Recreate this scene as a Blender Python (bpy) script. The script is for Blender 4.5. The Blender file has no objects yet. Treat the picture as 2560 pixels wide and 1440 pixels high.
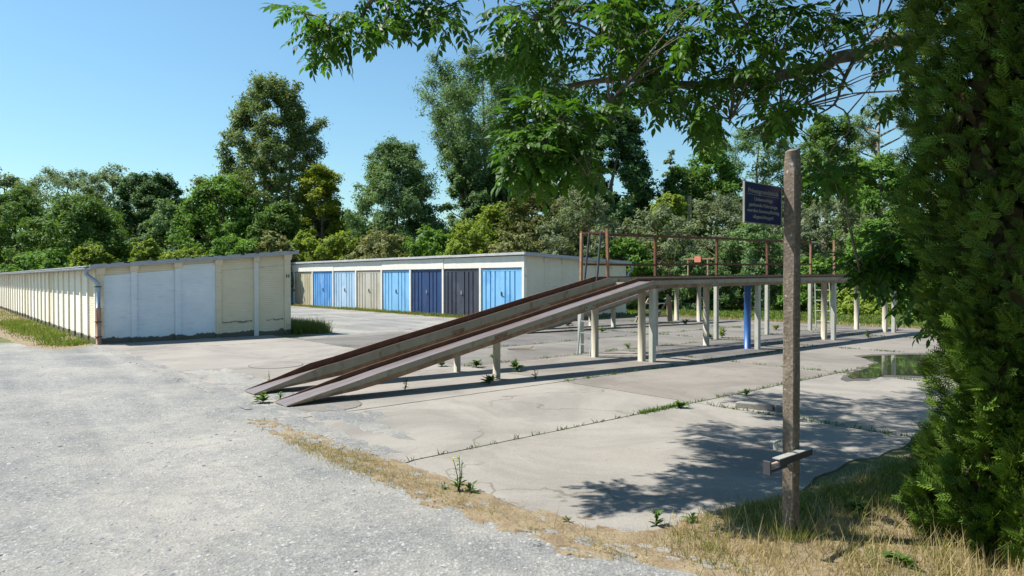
import bpy, math, random
import numpy as np
from mathutils import Vector, Matrix

# ------------------------------------------------------------------ camera, sky, sun, exposure
scene = bpy.context.scene
COL = scene.collection
EYE, FPX = 1.58, 1700.0
PITCH = math.atan(22 / FPX)
cam_d = bpy.data.cameras.new('camera')
cam_d.sensor_width = 36.0
cam_d.lens = FPX / 2560 * 36.0
cam_d.clip_start = 0.05
cam_d.clip_end = 3000
cam = bpy.data.objects.new('camera', cam_d)
COL.objects.link(cam)
cam.location = (0, 0, EYE)
cam.rotation_euler = (math.pi / 2 - PITCH, 0, 0)
scene.camera = cam
scene.render.resolution_x = 1024
scene.render.resolution_y = 576

SUN_H = Vector((0.645, -0.10, -1.0)).normalized()          # travel direction of the light
sun_az = math.atan2(-SUN_H.x, -SUN_H.y)                     # clockwise from +Y
sun_el = math.asin(-SUN_H.z)
world = bpy.data.worlds.new('World')
scene.world = world
world.use_nodes = True
nt = world.node_tree
nt.nodes.clear()
sky = nt.nodes.new('ShaderNodeTexSky')
sky.sky_type = 'NISHITA'
sky.sun_disc = False
sky.sun_elevation = sun_el
sky.sun_rotation = sun_az
sky.altitude = 0
sky.air_density = 1.35
sky.dust_density = 0.3
sky.ozone_density = 5.0
bg = nt.nodes.new('ShaderNodeBackground')
bg.inputs['Strength'].default_value = 0.065
wo = nt.nodes.new('ShaderNodeOutputWorld')
gain = nt.nodes.new('ShaderNodeMix')                        # one even tint for the whole sky
gain.data_type = 'RGBA'
gain.blend_type = 'MULTIPLY'
gain.inputs[0].default_value = 1.0
gain.inputs[7].default_value = (0.92, 1.11, 1.09, 1)
nt.links.new(sky.outputs[0], gain.inputs[6])
nt.links.new(gain.outputs[2], bg.inputs[0])
nt.links.new(bg.outputs[0], wo.inputs[0])
sun_d = bpy.data.lights.new('sun', 'SUN')
sun_d.energy = 5.0
sun_d.angle = math.radians(0.5)
sun_d.color = (1.0, 0.95, 0.87)
sun = bpy.data.objects.new('sun', sun_d)
COL.objects.link(sun)
sun.rotation_euler = SUN_H.to_track_quat('-Z', 'Y').to_euler()
sun.location = (-20, 5, 40)
scene.view_settings.view_transform = 'Standard'
scene.view_settings.look = 'None'
scene.view_settings.gamma = 1
scene.view_settings.use_curve_mapping = False
scene.view_settings.exposure = 1.10

# ------------------------------------------------------------------ helpers
rs = random.Random(7)
RG = np.random.default_rng(7)
TH = math.atan2(0.655, 0.755)                               # the garage court's axis
VX = Vector((math.cos(TH), math.sin(TH), 0))
UX = Vector((-math.sin(TH), math.cos(TH), 0))
A0 = Vector((-10.0, 16.4, 0))


def W(a, b, z=0.0):                                         # court coordinates -> world
    return A0 + VX * a + UX * b + Vector((0, 0, z))


def ray(px, py):
    dx, dz = (px - 1280) / FPX, -(py - 720) / FPX
    s, c = math.sin(PITCH), math.cos(PITCH)
    return Vector((dx, c + dz * s, -s + dz * c))


def G(px, py):                                              # point of the ground seen there
    r = ray(px, py)
    return Vector((0, 0, EYE)) + r * (-EYE / r.z)


def P(px, py, Y):                                           # point at distance Y seen there
    r = ray(px, py)
    return Vector((0, 0, EYE)) + r * (Y / r.y)


def tag(o, label=None, cat=None, group=None, kind=None):
    if label: o['label'] = label
    if cat: o['category'] = cat
    if group: o['group'] = group
    if kind: o['kind'] = kind
    return o


def empty(name, loc=(0, 0, 0), rz=0.0):
    o = bpy.data.objects.new(name, None)
    o.empty_display_size = 0.2
    COL.objects.link(o)
    o.location = loc
    o.rotation_euler = (0, 0, rz)
    return o


def link(name, me, parent=None, loc=None, rz=None):
    o = bpy.data.objects.new(name, me)
    COL.objects.link(o)
    if parent is not None: o.parent = parent
    if loc is not None: o.location = loc
    if rz is not None: o.rotation_euler = (0, 0, rz)
    return o


class MB:
    def __init__(self):
        self.v, self.f, self.m = [], [], []

    def add(self, vs, fs, mi=0):
        n = len(self.v)
        self.v += [tuple(x) for x in vs]
        self.f += [tuple(i + n for i in f) for f in fs]
        self.m += [mi] * len(fs)
        return self

    def hexa(self, p, mi=0):                                # 8 points, bottom ring then top ring
        return self.add(p, [(3, 2, 1, 0), (4, 5, 6, 7), (0, 1, 5, 4), (1, 2, 6, 5), (2, 3, 7, 6), (3, 0, 4, 7)], mi)

    def box(self, x0, x1, y0, y1, z0, z1, mi=0, bev=0.0):
        if bev <= 0:
            return self.hexa([(x0, y0, z0), (x1, y0, z0), (x1, y1, z0), (x0, y1, z0),
                              (x0, y0, z1), (x1, y0, z1), (x1, y1, z1), (x0, y1, z1)], mi)
        b = bev
        ring = [(x0 + b, y0), (x1 - b, y0), (x1, y0 + b), (x1, y1 - b), (x1 - b, y1), (x0 + b, y1), (x0, y1 - b), (x0, y0 + b)]
        vs = [(x, y, z0) for x, y in ring] + [(x, y, z1 - b) for x, y in ring]
        cx, cy = (x0 + x1) / 2, (y0 + y1) / 2
        k = 1 - 2 * b / max(min(x1 - x0, y1 - y0), 1e-6) * .6
        vs += [(cx + (x - cx) * k, cy + (y - cy) * k, z1) for x, y in ring]
        fs = [tuple(reversed(range(8))), tuple(range(16, 24))]
        for r in (0, 8):
            fs += [(r + i, r + (i + 1) % 8, r + 8 + (i + 1) % 8, r + 8 + i) for i in range(8)]
        return self.add(vs, fs, mi)

    def bar(self, p, q, w, h, up=(0, 0, 1), mi=0):
        p, q, up = Vector(p), Vector(q), Vector(up)
        d = (q - p).normalized()
        s = d.cross(up)
        if s.length < 1e-4: s = d.cross(Vector((1, 0, 0)))
        s.normalize()
        t = s.cross(d).normalized()
        c = [(-w / 2, -h / 2), (w / 2, -h / 2), (w / 2, h / 2), (-w / 2, h / 2)]
        return self.hexa([p + s * a + t * b for a, b in c] + [q + s * a + t * b for a, b in c], mi)

    def tube(self, pts, rad, n=8, mi=0, cap=True):
        pts = [Vector(p) for p in pts]
        if not isinstance(rad, (list, tuple)): rad = [rad] * len(pts)
        vs, fs = [], []
        ref = Vector((0.13, 0.21, 0.97))
        for i, p in enumerate(pts):
            d = (pts[min(i + 1, len(pts) - 1)] - pts[max(i - 1, 0)]).normalized()
            s = d.cross(ref if abs(d.dot(ref)) < .97 else Vector((1, 0, 0))).normalized()
            t = s.cross(d)
            for k in range(n):
                a = 2 * math.pi * k / n
                vs.append(p + s * (rad[i] * math.cos(a)) + t * (rad[i] * math.sin(a)))
        for i in range(len(pts) - 1):
            for k in range(n):
                fs.append((i * n + k, i * n + (k + 1) % n, (i + 1) * n + (k + 1) % n, (i + 1) * n + k))
        if cap:
            fs.append(tuple(range(n)))
            fs.append(tuple(reversed(range((len(pts) - 1) * n, len(pts) * n))))
        return self.add(vs, fs, mi)

    def prism(self, poly, z0, z1, mi=0):                    # flat polygon extruded upward
        n = len(poly)
        vs = [(x, y, z0) for x, y in poly] + [(x, y, z1) for x, y in poly]
        fs = [tuple(reversed(range(n))), tuple(range(n, 2 * n))]
        fs += [(i, (i + 1) % n, n + (i + 1) % n, n + i) for i in range(n)]
        return self.add(vs, fs, mi)

    def mesh(self, name, mats, smooth=False):
        me = bpy.data.meshes.new(name)
        me.from_pydata(self.v, [], self.f)
        if not isinstance(mats, (list, tuple)): mats = [mats]
        for m in mats: me.materials.append(m)
        me.polygons.foreach_set('material_index', self.m)
        if smooth: me.polygons.foreach_set('use_smooth', [True] * len(self.f))
        me.update()
        return me

    def build(self, name, mats, parent=None, loc=None, rz=None, smooth=False):
        return link(name, self.mesh(name, mats, smooth), parent, loc, rz)


def big_mesh(name, V, F, mat, tint=None, smooth=False):     # V (n,3) array, F (m,k) array
    me = bpy.data.meshes.new(name)
    k = F.shape[1]
    me.vertices.add(len(V))
    me.vertices.foreach_set('co', np.ascontiguousarray(V, dtype=np.float32).ravel())
    me.loops.add(F.size)
    me.loops.foreach_set('vertex_index', np.ascontiguousarray(F, dtype=np.int32).ravel())
    me.polygons.add(len(F))
    me.polygons.foreach_set('loop_start', np.arange(0, F.size, k, dtype=np.int32))
    me.polygons.foreach_set('loop_total', np.full(len(F), k, dtype=np.int32))
    if smooth: me.polygons.foreach_set('use_smooth', np.ones(len(F), dtype=bool))
    if tint is not None:
        a = me.attributes.new('tint', 'FLOAT', 'POINT')
        a.data.foreach_set('value', np.ascontiguousarray(tint, dtype=np.float32))
    me.update(calc_edges=True)
    me.materials.append(mat)
    return me


def norm(a):
    return a / np.maximum(np.linalg.norm(a, axis=-1, keepdims=True), 1e-9)


def frames(d, n):                                           # x axis d, z axis close to n
    x = norm(d)
    y = norm(np.cross(n, x))
    z = np.cross(x, y)
    return np.stack([x, y, z], axis=1)                      # rows are axes


def stamp(TV, TF, pos, R, scale, jit=0.0):                  # copies of a template as one array mesh
    TV, TF = np.asarray(TV, float), np.asarray(TF)
    n = len(pos)
    sc = np.asarray(scale, float)
    if sc.ndim == 1: sc = sc[:, None]
    L = TV[None] * (sc[:, None, :] if sc.shape[1] == 3 else sc[:, :, None])
    V = np.einsum('nvi,nij->nvj', L, R) + pos[:, None]
    if jit: V = V + RG.normal(0, jit, V.shape)
    F = TF[None] + (np.arange(n) * len(TV))[:, None, None]
    return V.reshape(-1, 3), F.reshape(-1, TF.shape[1])


def cloud(name, TV, TF, pos, R, scale, mat, parent=None, kind=None, tint=None, jit=0.0):
    V, F = stamp(TV, TF, pos, R, scale, jit)
    t = (RG.random(len(pos)) if tint is None else tint).repeat(len(TV))
    o = link(name, big_mesh(name, V, F, mat, t), parent)
    if kind: o['kind'] = kind
    return o


# ------------------------------------------------------------------ materials
def ND(n, typ, **kw):
    x = n.new(typ)
    for k, v in kw.items(): setattr(x, k, v)
    return x


def new_mat(name):
    m = bpy.data.materials.new(name)
    m.use_nodes = True
    n, l = m.node_tree.nodes, m.node_tree.links
    n.clear()
    out = n.new('ShaderNodeOutputMaterial')
    b = n.new('ShaderNodeBsdfPrincipled')
    l.new(b.outputs[0], out.inputs[0])
    return m, n, l, b, out


def coords(n, l, world_space, scale=(1, 1, 1)):
    if world_space:
        g = n.new('ShaderNodeNewGeometry'); o = g.outputs['Position']
    else:
        g = n.new('ShaderNodeTexCoord'); o = g.outputs['Object']
    mp = n.new('ShaderNodeMapping')
    mp.inputs['Scale'].default_value = scale
    l.new(o, mp.inputs[0])
    return mp.outputs[0]


def noise(n, l, vec, scale, detail=5, rough=.6, dist=0.0):
    t = n.new('ShaderNodeTexNoise')
    t.inputs['Scale'].default_value = scale
    t.inputs['Detail'].default_value = detail
    t.inputs['Roughness'].default_value = rough
    t.inputs['Distortion'].default_value = dist
    l.new(vec, t.inputs['Vector'])
    return t.outputs[0]


def ramp(n, l, fac, stops):
    r = n.new('ShaderNodeValToRGB')
    e = r.color_ramp.elements
    while len(e) < len(stops): e.new(0.5)
    for i, (p, c) in enumerate(stops):
        e[i].position = p
        e[i].color = (*c, 1) if len(c) == 3 else c
    l.new(fac, r.inputs[0])
    return r.outputs[0]


def mixc(n, l, fac, a, b, mode='MIX'):
    m = n.new('ShaderNodeMix')
    m.data_type = 'RGBA'
    m.blend_type = mode
    for sock, v in ((m.inputs[0], fac), (m.inputs[6], a), (m.inputs[7], b)):
        if isinstance(v, (int, float)): sock.default_value = v
        elif isinstance(v, tuple): sock.default_value = (*v, 1)
        else: l.new(v, sock)
    return m.outputs[2]


def bump(n, l, b, h, strength, dist, prev=None):
    x = n.new('ShaderNodeBump')
    x.inputs['Strength'].default_value = strength
    x.inputs['Distance'].default_value = dist
    l.new(h, x.inputs['Height'])
    if prev is not None: l.new(prev, x.inputs['Normal'])
    l.new(x.outputs[0], b.inputs['Normal'])
    return x.outputs[0]


def weathered(name, base, alt, dirt, scale=3.0, dirt_lo=.56, dirt_hi=.72, dirt_scale=1.3, rough=.75, metal=0.0,
              bump_scale=60, bump_d=.002, stretch=(1, 1, 1), spots=None, tone_lo=.35, tone_hi=.65):
    m, n, l, b, o = new_mat(name)
    v = coords(n, l, False, stretch)
    c = ramp(n, l, noise(n, l, v, scale, 6), [(tone_lo, base), (tone_hi, alt)])
    d = ramp(n, l, noise(n, l, v, dirt_scale * 3, 8, .7), [(dirt_lo, (0, 0, 0)), (dirt_hi, (1, 1, 1))])
    c = mixc(n, l, d, c, dirt)
    if spots:
        s = ramp(n, l, noise(n, l, coords(n, l, False), spots[1], 2, .5), [(spots[2], (0, 0, 0)), (spots[2] + .03, (1, 1, 1))])
        c = mixc(n, l, s, c, spots[0])
    l.new(c, b.inputs['Base Color'])
    b.inputs['Roughness'].default_value = rough
    b.inputs['Metallic'].default_value = metal
    if bump_d: bump(n, l, b, noise(n, l, coords(n, l, False), bump_scale, 4), .6, bump_d)
    return m


def leaf_mat(name, lo, hi, trans=.35, rough=.65, spec=.12, patch=None, patch_scale=.35):
    m, n, l, b, out = new_mat(name)
    a = ND(n, 'ShaderNodeAttribute', attribute_name='tint')
    c = ramp(n, l, a.outputs['Fac'], [(0.0, lo), (1.0, hi)])
    nz = noise(n, l, coords(n, l, True), patch_scale, 3)
    c2 = mixc(n, l, ramp(n, l, nz, [(.38, (0, 0, 0)), (.62, (1, 1, 1))]), c, patch if patch else tuple(x * 1.15 for x in hi))
    c = mixc(n, l, .45, c, c2)
    l.new(c, b.inputs['Base Color'])
    b.inputs['Roughness'].default_value = rough
    b.inputs['Specular IOR Level'].default_value = spec
    t = n.new('ShaderNodeBsdfTranslucent')
    tc = mixc(n, l, 1.0, c, (1.35, 1.35, .55), 'MULTIPLY')
    l.new(tc, t.inputs[0])
    mx = n.new('ShaderNodeMixShader')
    mx.inputs[0].default_value = trans
    l.new(b.outputs[0], mx.inputs[1])
    l.new(t.outputs[0], mx.inputs[2])
    l.new(mx.outputs[0], out.inputs[0])
    return m


def plain(name, col, rough=.6, metal=0.0):
    m, n, l, b, o = new_mat(name)
    v = coords(n, l, False)
    c = ramp(n, l, noise(n, l, v, 9, 5), [(.35, tuple(x * .82 for x in col)), (.65, tuple(min(1, x * 1.12) for x in col))])
    l.new(c, b.inputs['Base Color'])
    b.inputs['Roughness'].default_value = rough
    b.inputs['Metallic'].default_value = metal
    return m


# ground materials
def mat_gravel():
    m, n, l, b, o = new_mat('grey_gravel')
    v = coords(n, l, True)
    vo = n.new('ShaderNodeTexVoronoi'); vo.inputs['Scale'].default_value = 48
    l.new(v, vo.inputs['Vector'])
    vo2 = n.new('ShaderNodeTexVoronoi'); vo2.inputs['Scale'].default_value = 140
    l.new(v, vo2.inputs['Vector'])
    sep = n.new('ShaderNodeSeparateColor'); l.new(vo.outputs['Color'], sep.inputs[0])
    sep2 = n.new('ShaderNodeSeparateColor'); l.new(vo2.outputs['Color'], sep2.inputs[0])
    c1 = ramp(n, l, sep.outputs[0], [(0, (.060, .064, .064)), (.35, (.158, .161, .155)), (.9, (.208, .207, .194)), (1, (.38, .37, .34))])
    c2 = ramp(n, l, sep2.outputs[1], [(0, (.13, .131, .126)), (1, (.258, .253, .232))])
    c = mixc(n, l, .42, c1, c2)
    # wheel tracks running along the road, dust in patches
    vr = ND(n, 'ShaderNodeVectorRotate', rotation_type='Z_AXIS')
    l.new(v, vr.inputs['Vector']); vr.inputs['Angle'].default_value = math.pi / 2 - TH - math.pi / 2 + .07
    mp = n.new('ShaderNodeMapping'); mp.inputs['Scale'].default_value = (1.6, .10, 1)
    l.new(vr.outputs[0], mp.inputs[0])
    tr = noise(n, l, mp.outputs[0], 1.0, 4, .55, .3)
    c = mixc(n, l, ramp(n, l, tr, [(.38, (.0, .0, .0)), (.62, (.75, .75, .75))]), c, mixc(n, l, 1.0, c, (.54, .57, .61), 'MULTIPLY'))
    big = noise(n, l, v, .55, 6, .62)
    c = mixc(n, l, ramp(n, l, big, [(.42, (0, 0, 0)), (.68, (.8, .8, .8))]), c, (.275, .26, .228))
    med = noise(n, l, v, 5.5, 6, .7)
    c = mixc(n, l, ramp(n, l, med, [(.5, (0, 0, 0)), (.68, (.7, .7, .7))]), c, (.12, .124, .126))
    l.new(c, b.inputs['Base Color'])
    b.inputs['Roughness'].default_value = .95
    p = bump(n, l, b, vo.outputs['Distance'], .55, .010)
    p = bump(n, l, b, vo2.outputs['Distance'], .5, .004, p)
    bump(n, l, b, noise(n, l, v, 3.0, 8, .7), .6, .035, p)
    return m


def mat_slab(name, base, alt, stain):
    m, n, l, b, o = new_mat(name)
    v = coords(n, l, True)
    c = ramp(n, l, noise(n, l, v, .8, 7, .62), [(.36, base), (.64, alt)])
    st = ramp(n, l, noise(n, l, v, .55, 8, .68, .8), [(.45, (0, 0, 0)), (.62, (1, 1, 1))])
    c = mixc(n, l, st, c, stain)
    fine = noise(n, l, v, 95, 3, .7)
    c = mixc(n, l, .65, c, mixc(n, l, 1.0, c, ramp(n, l, fine, [(.3, (.62, .62, .62)), (.7, (1.25, 1.24, 1.22))]), 'MULTIPLY'))
    specks = ramp(n, l, noise(n, l, v, 30, 2, .5), [(.70, (0, 0, 0)), (.74, (1, 1, 1))])
    c = mixc(n, l, specks, c, tuple(x * .6 for x in base))
    # hairline cracks
    vo = ND(n, 'ShaderNodeTexVoronoi', feature='DISTANCE_TO_EDGE'); vo.inputs['Scale'].default_value = .33
    wv = n.new('ShaderNodeVectorMath'); wv.operation = 'ADD'
    nn = n.new('ShaderNodeTexNoise'); nn.inputs['Scale'].default_value = 1.7; nn.inputs['Detail'].default_value = 6
    l.new(v, nn.inputs['Vector'])
    l.new(v, wv.inputs[0]); l.new(nn.outputs['Color'], wv.inputs[1])
    l.new(wv.outputs[0], vo.inputs['Vector'])
    ck = ramp(n, l, vo.outputs['Distance'], [(.0, (1, 1, 1)), (.007, (0, 0, 0))])
    gate = ramp(n, l, noise(n, l, v, .35, 2), [(.44, (0, 0, 0)), (.5, (1, 1, 1))])
    ck = mixc(n, l, 1.0, ck, gate, 'MULTIPLY')
    c = mixc(n, l, ck, c, (.10, .09, .07))
    l.new(c, b.inputs['Base Color'])
    b.inputs['Roughness'].default_value = .9
    p = bump(n, l, b, fine, .5, .003)
    bump(n, l, b, noise(n, l, v, 2.0, 6, .6), .5, .02, p)
    return m


def mat_earth(name, a, bcol, c3, s=1.5):
    m, n, l, b, o = new_mat(name)
    v = coords(n, l, True)
    c = ramp(n, l, noise(n, l, v, s, 8, .7), [(.3, a), (.5, bcol), (.7, c3)])
    f = noise(n, l, v, 60, 4, .75)
    c = mixc(n, l, .8, c, mixc(n, l, 1.0, c, ramp(n, l, f, [(.3, (.5, .5, .5)), (.7, (1.4, 1.4, 1.4))]), 'MULTIPLY'))
    l.new(c, b.inputs['Base Color'])
    b.inputs['Roughness'].default_value = 1.0
    bump(n, l, b, f, .7, .02)
    return m


def mat_planked(name, base, alt, dirt, dirt_lo=.6):
    """painted rough precast wall: low horizontal ridges"""
    m, n, l, b, o = new_mat(name)
    v = coords(n, l, False)
    c = ramp(n, l, noise(n, l, v, 1.4, 6), [(.35, base), (.65, alt)])
    vs = coords(n, l, False, (1.2, 1.2, 9))
    h = noise(n, l, vs, 2.2, 5, .6)
    c = mixc(n, l, ramp(n, l, h, [(.56, (0, 0, 0)), (.70, (.5, .5, .5))]), c, dirt)
    # splash dirt near the ground is real wear
    sp = n.new('ShaderNodeSeparateXYZ'); l.new(v, sp.inputs[0])
    ad = ND(n, 'ShaderNodeMath', operation='MULTIPLY_ADD')
    l.new(noise(n, l, coords(n, l, False, (1, 1, .4)), 5, 6, .7), ad.inputs[0]); ad.inputs[1].default_value = -.26
    l.new(sp.outputs[2], ad.inputs[2])
    c = mixc(n, l, ramp(n, l, ad.outputs[0], [(.0, (.85, .85, .85)), (.0 + .001, (.8, .8, .8))]) if False else
             ramp(n, l, ad.outputs[0], [(-.0, (1, 1, 1)), (.02, (0, 0, 0))]), c, (.10, .095, .075))
    l.new(c, b.inputs['Base Color'])
    b.inputs['Roughness'].default_value = .85
    w = ND(n, 'ShaderNodeTexWave', wave_type='BANDS', bands_direction='Z')
    w.inputs['Scale'].default_value = 5.2
    w.inputs['Distortion'].default_value = 1.6
    w.inputs['Detail'].default_value = 2
    l.new(v, w.inputs['Vector'])
    p = bump(n, l, b, w.outputs['Fac'], .35, .008)
    bump(n, l, b, noise(n, l, v, 24, 5, .6), .5, .006, p)
    return m


M = {}
M['gravel'] = mat_gravel()
M['slab_pale'] = mat_slab('pale_concrete', (0.197, 0.182, 0.160), (0.232, 0.217, 0.193), (0.153, 0.143, 0.128))
M['slab_mid'] = mat_slab('worn_concrete', (0.128, 0.118, 0.106), (0.162, 0.149, 0.133), (0.095, 0.088, 0.078))
M['slab_tan'] = mat_slab('tan_concrete', (.158, .143, .125), (.190, .174, .152), (.120, .108, .094))
M['slab_dark'] = mat_slab('dark_asphalt_concrete', (0.098, 0.093, 0.086), (0.127, 0.119, 0.109), (0.069, 0.065, 0.061))
M['wet'] = mat_slab('wet_concrete', (0.058, 0.053, 0.048), (0.080, 0.074, 0.066), (0.042, 0.040, 0.037))
M['joint'] = mat_earth('joint_dirt', (0.053, 0.045, 0.029), (0.085, 0.074, 0.048), (0.069, 0.080, 0.032), 4)
M['earth'] = mat_earth('meadow_ground', (0.049, 0.063, 0.017), (0.084, 0.098, 0.025), (0.133, 0.119, 0.049), .8)
M['lawn'] = mat_earth('lawn_ground', (0.053, 0.077, 0.014), (0.081, 0.108, 0.022), (0.124, 0.124, 0.037), 1.2)
M['straw'] = mat_earth('dry_earth', (0.120, 0.084, 0.051), (0.198, 0.150, 0.090), (0.252, 0.210, 0.132), 5)
M['cream'] = mat_planked('cream_paint', (.60, .52, .37), (.67, .59, .43), (.46, .37, .24))
M['white'] = mat_planked('white_paint', (.60, .65, .71), (.70, .74, .77), (.40, .47, .60))
M['cream2'] = mat_planked('pale_cream_paint', (0.731, 0.693, 0.580), (0.777, 0.740, 0.637), (0.617, 0.562, 0.439))
M['white2'] = weathered('trim_paint', (.58, .56, .50), (.64, .62, .56), (.42, .39, .33), dirt_lo=.62, dirt_hi=.8)
M['fascia'] = weathered('grey_roof_edge', (.30, .31, .33), (.38, .39, .41), (.12, .12, .12), stretch=(2, 2, 6), dirt_lo=.58)
M['fascia2'] = weathered('pale_roof_edge', (.32, .33, .335), (.40, .41, .41), (.20, .20, .20), dirt_lo=.6)
M['tar'] = plain('tar', (.018, .018, .02), .6)
M['zinc'] = weathered('zinc', (.30, .34, .40), (.38, .42, .48), (.20, .22, .25), rough=.5, metal=.6)
M['rust'] = weathered('rust', (.085, .036, .019), (.140, .058, .028), (.045, .024, .016), scale=9, rough=.9, bump_scale=120)
M['rust_pipe'] = weathered('rusty_pipe', (.26, .12, .07), (.40, .30, .24), (.14, .07, .05), scale=5, rough=.8, stretch=(1, 1, .4))
M['rust_post'] = weathered('faded_rusty_post', (0.180, 0.080, 0.037), (0.292, 0.191, 0.117), (0.085, 0.032, 0.016), scale=4, rough=.85)
M['track_side'] = weathered('flaking_cream_steel', (.21, .19, .14), (.28, .255, .19), (.10, .055, .028), scale=2.5, dirt_scale=2.2,
                            dirt_lo=.56, dirt_hi=.70, rough=.7, stretch=(1, 1, .5))
M['track_low'] = weathered('rusty_lower_edge', (.16, .085, .05), (.26, .17, .10), (.07, .04, .03), scale=6, rough=.85)
M['track_top'] = weathered('worn_steel_track', (.15, .125, .12), (.23, .21, .215), (.15, .09, .06), scale=2.0, dirt_lo=.5, dirt_hi=.66, rough=.42, metal=.45,
                           stretch=(.35, 5, 1), bump_d=.0008)
M['post_cream'] = weathered('chalky_post', (.30, .275, .215), (.39, .36, .285), (.24, .20, .14), scale=4, dirt_lo=.56, dirt_hi=.74, rough=.85, stretch=(1, 1, .5))
M['post_white'] = weathered('white_square_post', (.34, .34, .295), (.43, .43, .375), (.28, .23, .17), scale=4, dirt_lo=.6, dirt_hi=.75, rough=.8)
M['blue_post'] = weathered('blue_paint', (.014, .075, .24), (.020, .095, .29), (.03, .05, .14), rough=.45)
M['alu'] = weathered('aluminium', (0.413, 0.420, 0.420), (0.495, 0.503, 0.503), (0.300, 0.285, 0.262), rough=.4, metal=.7)
M['dark_steel'] = plain('dark_steel', (.05, .05, .055), .6, .3)
M['wood'] = weathered('old_wood', (.22, .16, .10), (.32, .25, .17), (.10, .07, .045), rough=.9, stretch=(6, 6, 1))
M['block'] = weathered('wheel_stop', (0.265, 0.223, 0.175), (0.318, 0.276, 0.228), (0.159, 0.095, 0.064), rough=.85)
M['redplate'] = plain('faded_red_plate', (.50, .16, .10), .7)


def mat_post():
    m, n, l, b, o = new_mat('aggregate_concrete')
    v = coords(n, l, False)
    c = ramp(n, l, noise(n, l, v, 3.5, 7, .65), [(.3, (.085, .065, .047)), (.55, (.140, .110, .082)), (.72, (.185, .152, .118))])
    vo = n.new('ShaderNodeTexVoronoi'); vo.inputs['Scale'].default_value = 75
    l.new(v, vo.inputs['Vector'])
    sep = n.new('ShaderNodeSeparateColor'); l.new(vo.outputs['Color'], sep.inputs[0])
    c = mixc(n, l, .45, c, mixc(n, l, 1.0, c, ramp(n, l, sep.outputs[0], [(0, (.45, .45, .5)), (.7, (1.3, 1.25, 1.2)), (1, (2.0, 2.0, 1.9))]), 'MULTIPLY'))
    pits = ramp(n, l, noise(n, l, coords(n, l, False, (1, 1, .7)), 34, 2, .5), [(.70, (0, 0, 0)), (.72, (1, 1, 1))])
    c = mixc(n, l, pits, c, (.33, .31, .27))
    mo = ramp(n, l, noise(n, l, v, 2.1, 8, .75), [(.56, (0, 0, 0)), (.66, (.8, .8, .8))])
    c = mixc(n, l, mo, c, (.065, .058, .042))
    l.new(c, b.inputs['Base Color'])
    b.inputs['Roughness'].default_value = .92
    p = bump(n, l, b, vo.outputs['Distance'], .5, .003)
    bump(n, l, b, noise(n, l, v, 18, 6, .7), .6, .008, p)
    return m


M['concrete_post'] = mat_post()
M['bark'] = weathered('grey_bark', (.13, .10, .075), (.20, .165, .125), (.30, .27, .18), scale=6, rough=.95, bump_scale=30, bump_d=.01, stretch=(1, 1, .3))
M['ash_bark'] = weathered('lichen_bark', (.10, .085, .06), (.19, .16, .12), (.32, .25, .06), scale=9, dirt_scale=.9, dirt_lo=.60, dirt_hi=.68, rough=.95, bump_scale=40, bump_d=.006)
M['ash_leaf'] = leaf_mat('ash_leaf', (.024, .068, .009), (.060, .140, .018), .46, .50, .25, patch_scale=3)
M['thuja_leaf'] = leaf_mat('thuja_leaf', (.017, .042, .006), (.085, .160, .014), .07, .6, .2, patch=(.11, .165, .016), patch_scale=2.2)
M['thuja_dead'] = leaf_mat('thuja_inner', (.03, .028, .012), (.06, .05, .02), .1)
M['grass_dry'] = leaf_mat('dry_grass', (0.272, 0.197, 0.088), (0.449, 0.367, 0.211), .3, .7, .2, patch=(0.231, 0.218, 0.068), patch_scale=2.5)
M['grass_mid'] = leaf_mat('fading_grass', (0.109, 0.136, 0.031), (0.272, 0.245, 0.102), .35, .6, .2, patch=(0.068, 0.136, 0.020), patch_scale=2)
M['grass_green'] = leaf_mat('green_grass', (0.058, 0.109, 0.017), (0.122, 0.184, 0.034), .4, .6, .2, patch=(0.184, 0.197, 0.061), patch_scale=1)
M['weed'] = leaf_mat('weed_leaf', (0.038, 0.090, 0.015), (0.083, 0.150, 0.030), .35)
GREENS = {  # lightened greens: distance haze put into the leaf colours
    'mid': leaf_mat('leaf_mid', (0.049, 0.104, 0.022), (0.107, 0.182, 0.044), .35),
    'dark': leaf_mat('leaf_dark', (0.032, 0.080, 0.029), (0.080, 0.144, 0.049), .22),
    'poplar': leaf_mat('leaf_poplar', (0.073, 0.123, 0.039), (0.152, 0.212, 0.073), .33, patch=(0.187, 0.216, 0.073), patch_scale=.2),
    'willow': leaf_mat('leaf_willow', (0.059, 0.120, 0.041), (0.137, 0.213, 0.085), .3),
    'silver': leaf_mat('leaf_silver', (0.083, 0.115, 0.061), (0.176, 0.211, 0.123), .3),
    'yellow': leaf_mat('leaf_yellow', (.11, .16, .018), (.34, .35, .03), .4, patch=(.07, .13, .022), patch_scale=.6),
    'lime': leaf_mat('leaf_lime', (0.093, 0.154, 0.022), (0.206, 0.264, 0.044), .4),
    'olive': leaf_mat('leaf_olive', (.100, .130, .042), (.200, .225, .085), .3, patch=(.20, .175, .095), patch_scale=.9),
    'rusty': leaf_mat('leaf_rusty', (.070, .085, .026), (.145, .140, .050), .3, patch=(.075, .115, .03), patch_scale=.8),
    'hazy': leaf_mat('leaf_hazy', (0.096, 0.145, 0.074), (0.167, 0.220, 0.123), .35),
    'fresh': leaf_mat('leaf_fresh', (0.049, 0.123, 0.022), (0.128, 0.227, 0.041), .38),
}

# leaf templates
T_DIA_V = [(-.5, 0, 0), (-.05, -.3, .05), (.5, 0, -.04), (-.05, .3, .05)]
T_DIA_F = [(0, 1, 2, 3)]
T_NAR_V = [(-.5, 0, 0), (-.05, -.2, .04), (.5, 0, -.06), (-.05, .2, .04)]


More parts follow.
